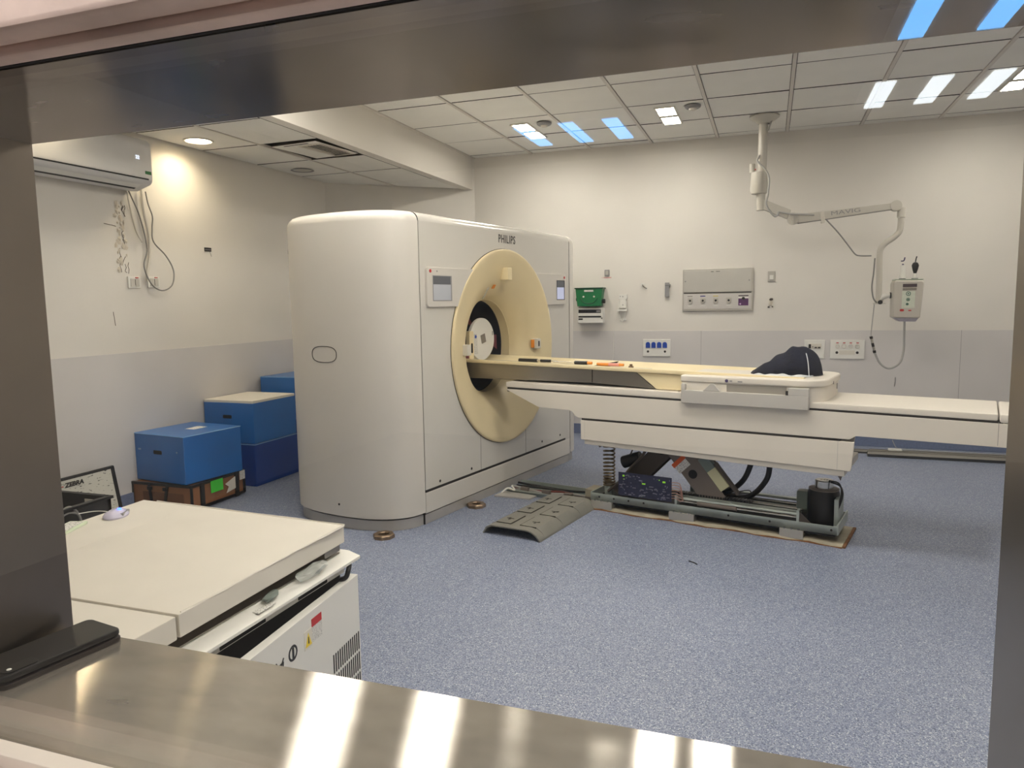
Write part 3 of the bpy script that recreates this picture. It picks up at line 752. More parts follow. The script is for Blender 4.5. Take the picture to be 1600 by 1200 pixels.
# cradle (tilts very slightly down towards the carriage)
cr = bpy.data.objects.new('cradle', None); COL.objects.link(cr); cr.parent = tab; cr.empty_display_size = .05
def cz(x): return .9375 - (x + .2) * .0170
CWD = .215
bm = new(); secs = []
for x in (-.62, -.60, -.2, .2, .6, 1.0, 1.38, 1.75, 2.02):
    h = cz(x); w = CWD * (1 if x > -.6 else .93)
    pf = [(-w, h - .022), (-w - .004, h - .012), (-w, h), (-w + .02, h + .001), (-w * .6, h - .018), (0, h - .030), (w * .6, h - .018), (w - .02, h + .001), (w, h), (w + .004, h - .012), (w, h - .022), (0, h - .05)]
    secs.append([bm.verts.new((x, y, z)) for y, z in pf])
for a, b in zip(secs, secs[1:]):
    for i in range(len(a)):
        j = (i + 1) % len(a); bm.faces.new((a[i], a[j], b[j], b[i]))
bm.faces.new(secs[0]); bm.faces.new(secs[-1][::-1])
obj('pallet', bm, m_beige2, cr, ang=.9)
def side_panel(name, poly, material, y=CWD - .012):
    bm = new(); prism(bm, poly, 'xz', -y, y); return obj(name, bm, material, cr, bevel=.003)
side_panel('metal_underside', [(-.55, cz(-.55) - .024), (-.55, .835), (-.15, .806), (.768, .815), (.768, cz(.768) - .024)], m_alu)
side_panel('metal_underside', [(.774, cz(.774) - .024), (.774, .815), (1.185, .799), (1.06, cz(1.06) - .024)], m_alu)
side_panel('cradle_foot', [(1.068, cz(1.06) - .025), (1.195, .796), (1.355, .796), (1.36, cz(1.36) - .025)], m_beige2)
bm = new(); bx(bm, .769, .773, -CWD + .0115, CWD - .0115, .816, cz(.77) - .001); obj('cradle_joint', bm, m_seam, cr)
# carriage at the foot end
bm = new(); out = [(1.365, -.275)] + arc(2.02, -.155, .12, -90, 0, 6) + arc(2.02, .155, .12, 0, 90, 6) + [(1.365, .275)]
prism(bm, out, 'xy', .855, .895); car = obj('carriage_rim', bm, m_table, tab, bevel=.010, seg=3)
bm = new(); prism(bm, [(1.37, -.27)] + arc(2.015, -.15, .115, -90, 0, 6) + arc(2.015, .15, .115, 0, 90, 6) + [(1.37, .27)], 'xy', .770, .857); obj('carriage_body', bm, m_table, tab, bevel=.006)
bm = new(); bx(bm, 1.375, 2.06, -.292, -.258, .738, .812); bx(bm, 1.955, 2.06, -.292, -.258, .81, .852); bx(bm, 1.375, 1.40, -.292, -.258, .81, .848)
hd = obj('side_handle', bm, m_tgrey, tab, bevel=.005, seg=2)
bm = new(); prism(bm, [(1.50, .812), (1.60, .812), (1.56, .855), (1.545, .855)], 'xz', -.291, -.27); obj('handle_bracket', bm, m_tgrey, hd, bevel=.003)
bm = new(); bx(bm, 1.40, 1.945, -.268, -.262, .812, .853); obj('handle_recess', bm, mat('recess_grey', (150, 144, 136), .6), tab)
bm = new(); bx(bm, 1.945, 1.958, -.2926, -.28, .812, .835); obj('handle_stop', bm, m_seam, hd)
bm = new(); cyl(bm, (1.63, -.2752, .873), (1.63, -.279, .873), .009, n=12); obj('button', bm, mat('violet_button', (70, 60, 100), .4), car)
bm = new(); bx(bm, 1.645, 1.66, -.2765, -.274, .869, .876); bx(bm, 1.69, 1.715, -.2765, -.274, .868, .874); obj('print', bm, m_grey, car)
bm = new(); box(bm, (2.1405, -.06, .865), (.003, .012, .016)); box(bm, (2.1405, .06, .835), (.003, .02, .03)); obj('connector', bm, m_grey, car)

# mechanism under the table
bm = new(); n = 26; top = []; bot = []
for i in range(n + 1):
    x = .765 + 1.465 * i / n; w = .008 * math.sin(i * .9) + .004 * math.sin(i * 2.3)
    top.append((x, -.172 + w * .5, .013 + .006 * abs(math.sin(i * .75)))); bot.append((x, -.186 + w, 0.0))
va = [bm.verts.new(p) for p in top]; vb = [bm.verts.new(p) for p in bot]
for i in range(n): bm.faces.new((va[i], va[i + 1], vb[i + 1], vb[i]))
vc = [bm.verts.new((p[0], .19, .013)) for p in top]; vd = [bm.verts.new((p[0], .205, 0)) for p in top]
for i in range(n): bm.faces.new((va[i], va[i + 1], vc[i + 1], vc[i])); bm.faces.new((vc[i], vc[i + 1], vd[i + 1], vd[i]))
bm.faces.new((va[0], vb[0], vd[0], vc[0])); bm.faces.new((va[n], vb[n], vd[n], vc[n]))
obj('base_board', bm, m_board, tab)
bm = new()
va = [bm.verts.new((p[0], p[1] - .0015, p[2] * .5 + .001)) for p in bot]; vb = [bm.verts.new((p[0], p[1] - .004, 0.0005)) for p in bot]
for i in range(n): bm.faces.new((va[i], va[i + 1], vb[i + 1], vb[i]))
va = [bm.verts.new((p[0], p[1], .007 + .003 * math.sin(k * 1.7))) for k, p in enumerate(bot)]
vb = [bm.verts.new((p[0], p[1] - .0015, p[2] * .5 + .001)) for p in bot]
for i in range(n): bm.faces.new((va[i], va[i + 1], vb[i + 1], vb[i]))
bx(bm, 2.228, 2.245, -.188, .20, .0, .010)
obj('rusty_edge', bm, m_rust, tab)
for a, b in ((.745, .89), (1.265, 1.42), (1.905, 2.03)):
    for s in (-1, 1):
        bm = new(); bx(bm, a, b, s * .176, s * .115, .010, .058); ft = obj('foot_block', bm, m_steelp, tab, bevel=.002)
        bm = new()
        for q in (.2, .5, .8): cyl(bm, (a + (b - a) * q, s * .170, .058), (a + (b - a) * q, s * .170, .066), .007, n=8)
        obj('bolt', bm, m_rod, ft)
for s in (-1, 1):
    bm = new(); bx(bm, .74, 2.20, s * .165, s * .159, .058, .104); bx(bm, .74, 2.20, s * .165, s * .11, .058, .063); r_ = obj('base_rail', bm, m_galv, tab)
    bm = new()
    for x in (.80, .90, 1.0, 1.1, 1.62, 1.85, 2.17): cyl(bm, (x, s * .1655, .083), (x, s * .158, .083), .0065, n=10)
    obj('rail_hole', bm, m_seam, r_)
bm = new(); bx(bm, 2.196, 2.204, -.165, .165, .058, .115); bx(bm, .738, .746, -.165, .165, .058, .11); obj('end_plate', bm, m_galv, tab, bevel=.001)
bm = new(); bx(bm, .75, 2.19, -.154, .154, .045, .066); obj('shade_fill', bm, m_blackm, tab)  # black fill painted for the shade inside the table base
for s in (-1, 1):
    bm = new(); bx(bm, 1.30, 1.995, s * .150, s * .120, .146, .156); bx(bm, 1.30, 1.995, s * .150, s * .146, .136, .156); bx(bm, 1.296, 1.31, s * .16, s * .115, .06, .156); bx(bm, 1.99, 2.004, s * .16, s * .115, .06, .165)
    obj('guide_rail', bm, m_galv, tab)
    bm = new(); cyl(bm, (1.31, s * .135, .120), (1.99, s * .135, .120), .009, n=14); rd = obj('guide_rod', bm, m_rod, tab)
    bm = new(); cyl(bm, (1.43, s * .135, .120), (1.66, s * .135, .120), .017, n=16); obj('bearing_sleeve', bm, m_armst, rd)
bm = new(); cyl(bm, (1.3, .02, .125), (1.99, .02, .125), .011, n=14); obj('lead_screw', bm, m_rod, tab)
# scissor arms
def armpair(x0, z0, x1, z1, w, y, th, material, name):
    d = Vector((x1 - x0, z1 - z0)); d.normalize(); nrm = Vector((-d.y, d.x)) * w / 2
    e0, e1 = Vector((x0, z0)), Vector((x1, z1))
    pts = [e0 + nrm, e0 - nrm, e1 - nrm, e1 + nrm]
    bm = new(); prism(bm, [(p.x, p.y) for p in pts], 'xz', y - th / 2, y + th / 2)
    return obj(name, bm, material, tab, bevel=.004)
AX0, AZ0, AX1, AZ1 = 1.262, .462, 1.535, .13
am = armpair(AX0, AZ0, AX1, AZ1, .135, -.11, .012, m_armst, 'lift_arm')
armpair(AX0, AZ0, AX1, AZ1, .135, .11, .012, m_armst, 'lift_arm')
armpair(1.22, .44, .88, .09, .115, -.06, .012, m_armd, 'lift_arm')
armpair(1.22, .44, .88, .09, .115, .06, .012, m_armd, 'lift_arm')
bm = new(); cyl(bm, (1.391, -.1175, .288), (1.391, -.110, .288), .027, n=24); obj('arm_hole', bm, m_blackm, am)
dv = Vector((AX1 - AX0, 0, AZ1 - AZ0)).normalized(); R_arm = Matrix.Rotation(-math.atan2(dv.z, dv.x), 3, 'Y')
R_lab = Matrix.Rotation(-math.radians(45), 3, 'Y')
bm = new(); box(bm, (1.302, -.1168, .356), (.10, .001, .026), R_lab); obj('warning_label', bm, m_orangel, am)
bm = new(); box(bm, (1.328, -.1168, .330), (.09, .001, .046), R_lab); obj('label_text', bm, m_sticker, am)
bm = new(); box(bm, (1.534, -.09, .268), (.135, .05, .078), R_arm); obj('junction_box', bm, m_cream, tab, bevel=.003)
bm = new(); box(bm, (1.462, -.09, .352), (.09, .05, .08), R_arm); obj('junction_cover', bm, m_plast, tab, bevel=.003)
bm = new(); box(bm, (1.585, -.085, .278), (.22, .04, .014), R_arm); obj('junction_rail', bm, m_armd, tab)
bm = new(); cyl(bm, (1.02, -.02, .335), (.90, -.02, .29), .04, n=16); obj('lift_motor', bm, m_black, tab, bevel=.004)
bm = new(); cyl(bm, (1.18, -.075, .395), (1.18, -.055, .395), .018, n=12); obj('pivot_pin', bm, m_blackm, tab)
# circuit board with parts
bm = new(); bx(bm, .937, 1.282, -.176, -.172, .118, .264); pcb = obj('circuit_board', bm, m_pcb, tab)
for x, z, w, h in ((.972, .243, .018, .016), (1.105, .207, .032, .010), (1.235, .233, .026, .014), (1.205, .242, .008, .008), (1.10, .133, .012, .008), (.973, .222, .006, .008)):
    bm = new(); bx(bm, x - w / 3, x + w / 3, -.1795, -.176, z - h / 3, z + h / 3); obj('indicator_light', bm, m_led, pcb)
bm = new()
for k in range(70):
    x = random.uniform(.95, 1.27); z = random.uniform(.126, .255); w, h = random.choice(((.006, .004), (.012, .005), (.004, .008), (.02, .006)))
    bx(bm, x - w / 2, x + w / 2, -.176 - random.uniform(.002, .008), -.1765, z - h / 2, z + h / 2)
o = obj('board_components', bm, mat('chip_grey', (104, 104, 120), .5, var=.4, vscale=40), pcb, smooth=False, join=True); o['kind'] = 'stuff'
bm = new()
for k in range(7):
    z = .14 + .016 * k
    tube(bm, [(1.282, -.174, z), (1.31, -.178, z + .004), (1.335, -.17, z - .01), (1.345, -.15, .13)], .0022, 5, 4)
obj('wire_loop', bm, mat('pink_wires', (172, 130, 116), .6), tab)
# spring, motor, hoses
bm = new(); pts = []
turns = 12
for i in range(turns * 14 + 1):
    a = 2 * PI * i / 14; u = i / (turns * 14); z = .135 + (.26 * (u ** 1.25) * 1.02)
    pts.append((.815 + .036 * math.cos(a), -.05 + .036 * math.sin(a), z))
tube(bm, pts, .0052, 6); obj('coil_spring', bm, m_spring, tab)
bm = new(); cyl(bm, (.815, -.05, .063), (.815, -.05, .138), .03, n=16); cyl(bm, (.815, -.05, .395), (.815, -.05, .44), .03, n=16); obj('spring_seat', bm, m_galv, tab)
bm = new(); lathe(bm, [(.063, .0005), (.063, .083), (.245, .083), (.262, .078), (.262, .0005)], (2.10, 0, 0), n=36); mo = obj('motor', bm, m_black, tab)
bm = new(); lathe(bm, [(.262, .080), (.268, .080), (.270, .046)], (2.10, 0, 0), n=36); obj('motor_flange', bm, m_armst, mo)
bm = new(); lathe(bm, [(.268, .049), (.312, .049), (.316, .044), (.316, .02), (.308, .018), (.308, .0005)], (2.10, 0, 0), n=32); obj('motor_cap', bm, m_rod, mo)
bm = new(); bx(bm, 1.955, 2.02, .0, .07, .13, .235); obj('gear_box', bm, m_plast, tab, bevel=.008)
bm = new(); prism(bm, [(2.0, .075), (2.0, .16), (2.09, .075)], 'xz', -.15, -.142); obj('gusset', bm, m_armd, tab)
bm = new(); bx(bm, 2.17, 2.192, -.10, .08, .065, .235); obj('side_bracket', bm, m_galv, tab, bevel=.003)
bm = new(); tube(bm, [(2.14, -.02, .31), (2.19, -.05, .30), (2.205, -.07, .25), (2.185, -.09, .17)], .005, 6, 5); tube(bm, [(2.13, -.03, .32), (2.185, -.055, .315), (2.2, -.075, .26), (2.18, -.095, .18)], .004, 6, 5); obj('motor_cable', bm, m_black, tab)
bm = new(); tube(bm, [(1.70, .0, .43), (1.695, .0, .35), (1.65, 0, .25), (1.56, 0, .175), (1.45, 0, .15)], .016, 10, 6); obj('hose', bm, m_black, tab)
bm = new(); tube(bm, [(1.80, .0, .43), (1.805, .0, .36), (1.785, 0, .27), (1.70, 0, .17), (1.58, 0, .14)], .016, 10, 6); obj('hose', bm, m_black, tab)
bm = new(); tube(bm, [(1.56, -.05, .19), (1.64, -.05, .20), (1.70, -.05, .215), (1.715, -.05, .20), (1.69, -.05, .17)], .003, 6, 6); obj('thin_cable', bm, m_black, tab)
bm = new()
for k in range(26): bx(bm, 1.30 + .017 * k, 1.312 + .017 * k, -.118, -.075, .156, .170)
o = obj('cable_chain', bm, m_black, tab); 
bm = new(); tube(bm, [(.83, -.10, .11), (.90, -.105, .17), (.98, -.105, .27), (1.06, -.10, .36), (1.10, -.10, .43)], .009, 8, 5); tube(bm, [(.98, -.09, .36), (1.0, -.09, .40), (1.04, -.09, .41)], .005, 6, 4); obj('arm_conduit', bm, m_armd, tab)

# ------------------------------------------------------------------ things on the table
def tpt(x, y, z):
    c, s = math.cos(TROT), math.sin(TROT); return Vector((T0.x + c * x - s * y, T0.y + s * x + c * y, z))
ph = thing('phantom_disc', 'pale grey round calibration phantom standing in the bore on the cradle', 'phantom', tpt(-.255, 0, .912), TROT)
bm = new(); prof2 = [(.030, .0005), (.030, .147), (.034, .15), (.051, .15), (.055, .147), (.055, .0005)]; lathe(bm, prof2, (0, 0, .152), 'X', 48); obj('disc', bm, m_white, ph)
bm = new(); box(bm, (.0557, .01, .155), (.001, .055, .062), Matrix.Rotation(.25, 3, 'X')); obj('square_target', bm, m_printg, ph)
bm = new(); box(bm, (.0557, .128, .19), (.001, .012, .03)); obj('side_mark', bm, m_grey, ph)
bm = new(); prism(bm, rrect(-.165, -.115, .0, .215, .012), 'yz', .03, .062); hk = obj('holder', bm, m_yellow if False else m_beige2, ph, bevel=.003)
bm = new(); prism(bm, rrect(-.148, -.128, .06, .13, .009), 'yz', .060, .063); obj('holder_slot', bm, m_blackm, hk)
bm = new(); prism(bm, [(-.105, .05), (-.06, .05), (-.068, .19), (-.10, .19)], 'yz', .0552, .0562); st = obj('sticker', bm, m_sticker, ph)
bm = new(); cyl(bm, (.0560, -.083, .172), (.0570, -.083, .172), .012, n=16); obj('sticker_dot', bm, m_bsock, st)
bm = new(); box(bm, (.03, -.155, .06), (.05, .03, .11)); obj('clamp', bm, m_pink, ph)

def tool(name, label, x, y, ang, parts, z=None):
    t = thing(name, label, 'tool', tpt(x, y, cz(x) - .006), TROT + ang, 'hand tools on the cradle')
    for nm, x0, x1, r0, r1, m_ in parts:
        bm = new(); cyl(bm, (x0, 0, .010), (x1, 0, .010), r0, r1, n=10); obj(nm, bm, m_, t)
tool('screwdriver', 'black-handled screwdriver lying near the bore end of the cradle', .19, -.13, .03, (('handle', 0, .14, .012, .012, m_black), ('collar', .14, .165, .009, .008, m_rod), ('grip', .165, .24, .010, .010, m_black), ('shaft', .24, .29, .004, .004, m_rod)))
tool('screwdriver', 'dark screwdriver with an orange tip lying at the cradle joint', .45, -.13, .03, (('shaft', 0, .16, .004, .004, m_rod), ('handle', .16, .25, .012, .012, m_black), ('end_cap', .25, .28, .011, .009, m_orange)))
tool('marker_pen', 'orange marker pen with a pink band lying on the cradle', .765, -.12, .03, (('barrel', 0, .08, .010, .010, m_orange), ('band', .08, .15, .010, .010, mat('pink_plastic', (226, 150, 140), .5)), ('cap', .15, .18, .010, .007, m_orange)))
t = thing('brass_fitting', 'small brass fitting lying alone on the cradle beyond the tools', 'tool', tpt(1.0, -.13, cz(1.0) - .008), TROT)
bm = new(); lathe(bm, [(0, .016), (.012, .016), (.014, .009), (.024, .009), (.024, .0005)], n=10); obj('fitting', bm, m_nut, t)

# clothes pile on the carriage
def mound(bm, x0, x1, yw, hfun, nx=36, ny=22, zb=0.0):
    g = []
    for i in range(nx + 1):
        row = []
        for j in range(ny + 1):
            u = -1 + 2 * i / nx; v = -1 + 2 * j / ny
            # square to disc
            du = u * math.sqrt(1 - v * v / 2); dv = v * math.sqrt(1 - u * u / 2); r = min(1, math.hypot(du, dv))
            x = (x0 + x1) / 2 + du * (x1 - x0) / 2; y = dv * yw
            row.append(bm.verts.new((x, y, zb + hfun(x, y, r))))
        g.append(row)
    for i in range(nx):
        for j in range(ny): bm.faces.new((g[i][j], g[i + 1][j], g[i + 1][j + 1], g[i][j + 1]))
    bd = [g[i][0] for i in range(nx + 1)] + [g[nx][j] for j in range(1, ny + 1)] + [g[i][ny] for i in range(nx - 1, -1, -1)] + [g[0][j] for j in range(ny - 1, 0, -1)]
    bm.faces.new(bd)
def jk(x, y, r):
    e = max(0.0, 1 - r ** 7)
    xs = [(1.68, .004), (1.76, .048), (1.85, .108), (1.92, .148), (1.97, .156), (2.02, .142), (2.05, .115), (2.08, .06)]
    h = 0
    for (a, ha), (b, hb) in zip(xs, xs[1:]):
        if a <= x <= b: h = ha + (hb - ha) * (x - a) / (b - a)
    f = .005 * math.sin(31 * x + 40 * y) + .007 * math.sin(55 * y - 18 * x + 1) + .004 * math.sin(80 * x + 22 * y)
    return max(0.001, (h * (1 - .5 * (y / .16) ** 2) + f) * (e ** .5))
pile = thing('folded_jacket', 'crumpled navy blue jacket with white piping heaped on the table carriage', 'jacket', tpt(0, 0, .897), TROT)
bm = new(); mound(bm, 1.69, 2.075, .155, jk); obj('fabric', bm, m_navy, pile, ang=2.0)
pts = []
for k in range(12):
    u = k / 11; x = 2.0 + .045 * u; y = -.075 - .035 * math.sin(2.2 * u); r = 0.75
    pts.append((x, y, jk(x, y, min(1, math.hypot((x - 1.8825) / .1925, y / .155))) + .003))
bm = new(); tube(bm, pts, .0026, 6, 2); obj('piping', bm, m_ltcloth, pile)
lin_ = thing('folded_sheet', 'pale grey cloth poking out from under the navy jacket', 'cloth', tpt(0, -.10, .896), TROT)
def sh(x, y, r): return max(.001, (.016 + .004 * math.sin(45 * x + 30 * y) + .003 * math.sin(90 * x)) * (1 - r ** 4))
bm = new(); mound(bm, 1.72, 2.04, .075, sh, 40, 14); obj('fabric', bm, m_ltcloth, lin_, ang=2.0)

# ------------------------------------------------------------------ grey pedal cover on the floor
pc = thing('pedal_cover', 'grey moulded metal foot-pedal cover lying loose on the blue floor', 'cover', (-1.275, 4.16, 0), GROT)
bm = new(); cs = [(-.185, 0), (-.185, .006), (-.165, .040), (-.13, .055), (.10, .058), (.135, .052), (.165, .034), (.19, .004), (.19, 0)]
inn = [(x * .965, max(0, z - .007)) for x, z in cs[::-1]]
prism(bm, cs + inn, 'xz', -.40, .37); obj('shell', bm, m_pedal, pc, ang=.9)
pad_src = None
for k, y in enumerate((-.25, -.01, .23)):
    for s in (-1, 1):
        bm = new()
        if s < 0: poly = [(-.182, .004), (-.164, .0425), (-.128, .0585), (-.035, .0605), (-.035, .0535), (-.128, .0525), (-.16, .037)]
        else: poly = [(.188, .006), (.165, .0375), (.135, .0565), (.03, .0618), (.03, .055), (.132, .050), (.162, .032)]
        prism(bm, poly, 'xz', y - .085, y + .085); p_ = obj('pedal_pad', bm, m_pedal, pc, bevel=.002)
        xm = -.085 if s < 0 else .085; zm = .0605 if s < 0 else .0602
        bm = new(); box(bm, (xm, y, zm + .0006), (.045, .007, .001)); box(bm, (xm + s * .012, y + .006, zm + .0006), (.02, .006, .001), Matrix.Rotation(.7, 3, 'Z')); box(bm, (xm, y - .014, zm + .0006), (.01, .02, .001)); obj('pedal_symbol', bm, m_pedal_m, p_)
        bm = new(); xa, xb = (-.128, -.035) if s < 0 else (.03, .132)
        bx(bm, xa, xb, y - .0885, y - .0855, .052, .0605); bx(bm, (xb if s < 0 else xa - .003), (xb + .003 if s < 0 else xa), y - .0885, y + .085, .054, .0612); obj('pad_outline', bm, m_pedal_m, p_)

# cable tray between gantry and table
ct = thing('cable_tray', 'open floor cable tray with loose wires between gantry and table base', 'cable tray', tpt(0, 0, 0), TROT)
bm = new(); bx(bm, .05, .74, -.10, .10, 0, .005); bx(bm, .05, .74, -.10, -.095, 0, .028); bx(bm, .05, .74, .095, .10, 0, .05); obj('tray', bm, m_galv, ct)
for k, (y, z, m_) in enumerate(((-.08, .02, m_cabled), (-.05, .03, m_cable), (-.02, .022, mat('dark_red_wire', (120, 52, 44), .6)), (.02, .026, m_black), (.05, .034, m_black))):
    bm = new(); tube(bm, [(.06 + .13 * i, y + .012 * math.sin(i * 1.9 + k), z + .008 * math.sin(i * 1.3 + k * 2)) for i in range(6)] + [(.735, y, z)], .008, 6, 4); obj('wire', bm, m_, ct)
for x in (.16, .33, .50, .66):
    bm = new(); bx(bm, x, x + .06, -.093, -.065, .005, .05); obj('clip', bm, m_armst, ct, bevel=.003)
bm = new(); prism(bm, [(.04, -.24), (.30, -.19), (.30, -.105), (.04, -.105)], 'xy', 0, .012); obj('edge_plate', bm, m_chrome, ct, bevel=.002)
bm = new(); bx(bm, .66, .735, -.09, .04, .05, .10); obj('end_bracket', bm, m_board, ct, bevel=.003)
bm = new(); tube(bm, [(.05, -.16, .012), (.08, -.13, .04), (.13, -.12, .03), (.09, -.09, .05)], .006, 6, 5); obj('wire_end', bm, m_white, ct)

# ------------------------------------------------------------------ floor trunking along the back wall
tr = thing('cable_trunking', 'long grey metal cable trunking lengths lying along the back wall floor', 'trunking', (.80, 6.70, 0), math.radians(-1))
for k, (x0, x1, y, h) in enumerate(((0.0, 1.6, -.07, .045), (.02, 1.62, -.02, .05), (-.10, 1.6, .055, .03))):
    bm = new(); bx(bm, x0, x1, y - .022, y - .019, 0, h); bx(bm, x0, x1, y + .019, y + .022, 0, h); bx(bm, x0, x1, y - .022, y + .022, 0, .003); bx(bm, x0, x1, y - .022, y - .010, h - .003, h); bx(bm, x0, x1, y + .010, y + .022, h - .003, h)
    obj('channel', bm, mat('trunking_grey', (138, 134, 128), .5, .2), tr)
bm = new(); bx(bm, .16, .26, -.05, .0, .05, .062); obj('tape_patch', bm, m_white, tr)
bm = new(); tube(bm, [(.2, .07, .12), (.23, .05, .06), (.27, .02, .055), (.5, 0, .055), (1.0, -.01, .056), (1.4, .0, .056)], .003, 5, 5); obj('loose_wire', bm, m_cable, tr)

# ------------------------------------------------------------------ boxes by the left wall
def carton(label, loc, rz, sx, sy, sz, material, hole=True, foam=False, sticker=False):
    t = thing('storage_box', label, 'box', loc, rz, 'blue plastic boxes by the left wall')
    bm = new(); bx(bm, -sx / 2, sx / 2, -sy / 2, sy / 2, 0, sz - (.0 if not foam else .012)); b = obj('box_body', bm, material, t, bevel=.006, seg=2)
    if hole:
        bm = new(); prism(bm, rrect(-.052, .028, sz * .62 - .012, sz * .62 + .014, .006), 'xz', -sy / 2 - .0008, -sy / 2 + .02); obj('hand_hole', bm, m_blackm, b)
    if foam:
        bm = new(); bx(bm, -sx / 2 + .002, sx / 2 - .002, -sy / 2 + .002, sy / 2 - .002, sz - .014, sz + .006); obj('foam_top', bm, m_foam, t, bevel=.003)
    else:
        bm = new(); tube(bm, [(sx / 2, -sy / 2, sz - .004), (sx / 2, sy / 2, sz - .004)], .0028, 5); tube(bm, [(-sx / 2, -sy / 2, sz - .004), (sx / 2, -sy / 2, sz - .004)], .0028, 5); obj('edge_fold', bm, mat('pale_blue_edge', (120, 164, 208), .4), b)
    if sticker:
        bm = new(); box(bm, (.02, .05, sz + .0006), (.085, .12, .0008), Matrix.Rotation(.1, 3, 'Z')); obj('paper_label', bm, m_sticker, t)
        bm = new()
        for sx_ in (-.195, -.18, .17): cyl(bm, (sx_, -sy / 2 - .0006, sz * .66), (sx_, -sy / 2 + .001, sz * .66), .007, n=8)
        obj('scuff', bm, mat('pale_scuff', (130, 158, 190), .6), b)
carton('blue plastic storage box with a paper label on top, resting on the brown crate', (-3.735, 3.915, .178), math.radians(-7), .475, .475, .318, m_blue, True, False, True)
carton('upper blue storage box with a white foam top, second stack by the left wall', (-3.755, 4.59, .318), math.radians(-1), .455, .49, .312, m_blue, True, True)
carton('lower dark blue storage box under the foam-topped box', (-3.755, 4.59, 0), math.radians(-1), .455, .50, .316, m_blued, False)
carton('upper blue storage box in the rear stack behind the gantry side', (-3.745, 5.22, .41), 0, .44, .48, .335, m_blue, False)
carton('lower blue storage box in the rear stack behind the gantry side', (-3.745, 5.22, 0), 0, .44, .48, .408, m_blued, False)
# brown crate below the front blue box
cr8 = thing('transport_crate', 'flat brown fibreboard crate with black straps under a blue box', 'crate', (-3.742, 3.91, 0), 0)
bm = new(); bx(bm, -.245, .245, -.25, .25, .012, .17); cb = obj('crate_body', bm, m_brown, cr8, bevel=.004)
bm = new(); bx(bm, -.16, .18, -.2512, -.248, .03, .115); obj('front_recess', bm, mat('brown_recess', (112, 74, 52), .8), cb)
bm = new()
for x in (-.245, .245): bx(bm, x - .008, x + .008, -.255, -.245, .012, .172)
bx(bm, -.25, .25, -.256, -.24, .158, .175); bx(bm, .236, .252, -.25, .25, .158, .175); bx(bm, .236, .252, -.25, .25, .008, .024); bx(bm, .240, .252, .235, .255, .012, .172)
obj('edge_trim', bm, m_black, cr8)
for y in (-.16, .17):
    bm = new(); bx(bm, .244, .254, y - .018, y + .018, .0, .176); obj('strap', bm, m_black, cr8)
for x in (-.09, .04):
    bm = new(); box(bm, (x, -.2575, .10), (.022, .004, .13), Matrix.Rotation(.22 if x > 0 else -.12, 3, 'Y')); s_ = obj('strap', bm, m_black, cr8)
    bm = new(); bx(bm, x - .02, x + .02, -.266, -.256, .128, .152); obj('buckle', bm, m_black, s_, bevel=.003)
bm = new(); bx(bm, .2525, .2535, -.085, .03, .085, .165); obj('green_label', bm, m_greenl, cr8)
bm = new(); prism(bm, [(.06, .05), (.16, .065), (.16, .15), (.05, .115), (.085, .09)], 'yz', .2525, .2535); obj('torn_label', bm, m_paper, cr8)
bm = new(); bx(bm, .2545, .2555, .195, .25, .11, .172); obj('printed_label', bm, m_sticker, cr8)
bm = new()
for x in (-.2, .22):
    for y in (-.2, .2): bx(bm, x - .02, x + .02, y - .02, y + .02, 0, .014)
obj('foot', bm, m_black, cr8)

# poster board leaning on the wall, black crate before it
pb = thing('poster_board', 'black-framed printed board leaning against the left wall behind a black crate', 'board', (-3.87, 3.19, 0), 0)
tilt = Matrix.Rotation(-.18, 3, 'Y')
def pbx(y0, y1, z0, z1, x0, x1, material, name, bev=0):
    bm = new(); bx(bm, x0, x1, y0, y1, z0, z1); bmesh.ops.rotate(bm, verts=bm.verts, cent=(0, 0, 0), matrix=tilt); return obj(name, bm, material, pb, bevel=bev)
pbx(-.34, .27, 0, .335, 0, .02, m_black, 'frame', .008)
pbx(-.32, .236, .02, .316, .0202, .0215, m_poster, 'printed_sheet')
text('lettering', 'ZEBRA', .036, m_black, pb, Matrix(tilt.to_4x4()) @ face_M((.023, -.03, .285), (0, 1, 0), (0, 0, 1)), shear=.25, sx=1.15, bold=.0018)
pbx(-.16, -.10, .280, .286, .0216, .023, m_red, 'red_bar')
bk = thing('plastic_crate', 'black open plastic crate with cable loops beside the poster board', 'crate', (-3.62, 2.74, 0), 0)
bm = new()
bx(bm, -.22, .22, -.22, .22, 0, .01)
for s in (-1, 1):
    bx(bm, s * .22, s * .21, -.22, .22, 0, .10); bx(bm, s * .225, s * .205, -.225, .225, .20, .30); bx(bm, -.22, .22, s * .22, s * .21, 0, .10); bx(bm, -.225, .225, s * .225, s * .205, .20, .30)
    for k in range(12):
        q = -.20 + .036 * k; bx(bm, s * .22, s * .21, q, q + .014, .10, .20); bx(bm, q, q + .014, s * .22, s * .21, .10, .20)
obj('crate_body', bm, m_black, bk)
bm = new(); bx(bm, -.235, .235, -.235, -.215, .285, .30); bx(bm, -.235, .235, .215, .235, .285, .30); bx(bm, .215, .235, -.235, .235, .285, .30); bx(bm, -.235, -.215, -.235, .235, .285, .30); obj('rim', bm, m_black, bk, bevel=.003)
bm = new(); bx(bm, .06, .16, .2, .204, .24, .275); obj('tag', bm, m_paper, bk)
for k in range(2):
    bm = new(); tube(bm, [(.228 + .01 * k, -.14 - .03 * k, .05), (.24, -.13 - .03 * k, .2), (.225, -.08, .28 - .02 * k), (.22, -.02, .30 - .03 * k), (.235, .02, .24), (.24, .03, .10)], .007, 6, 6); obj('cable_loop', bm, m_cabled, bk)

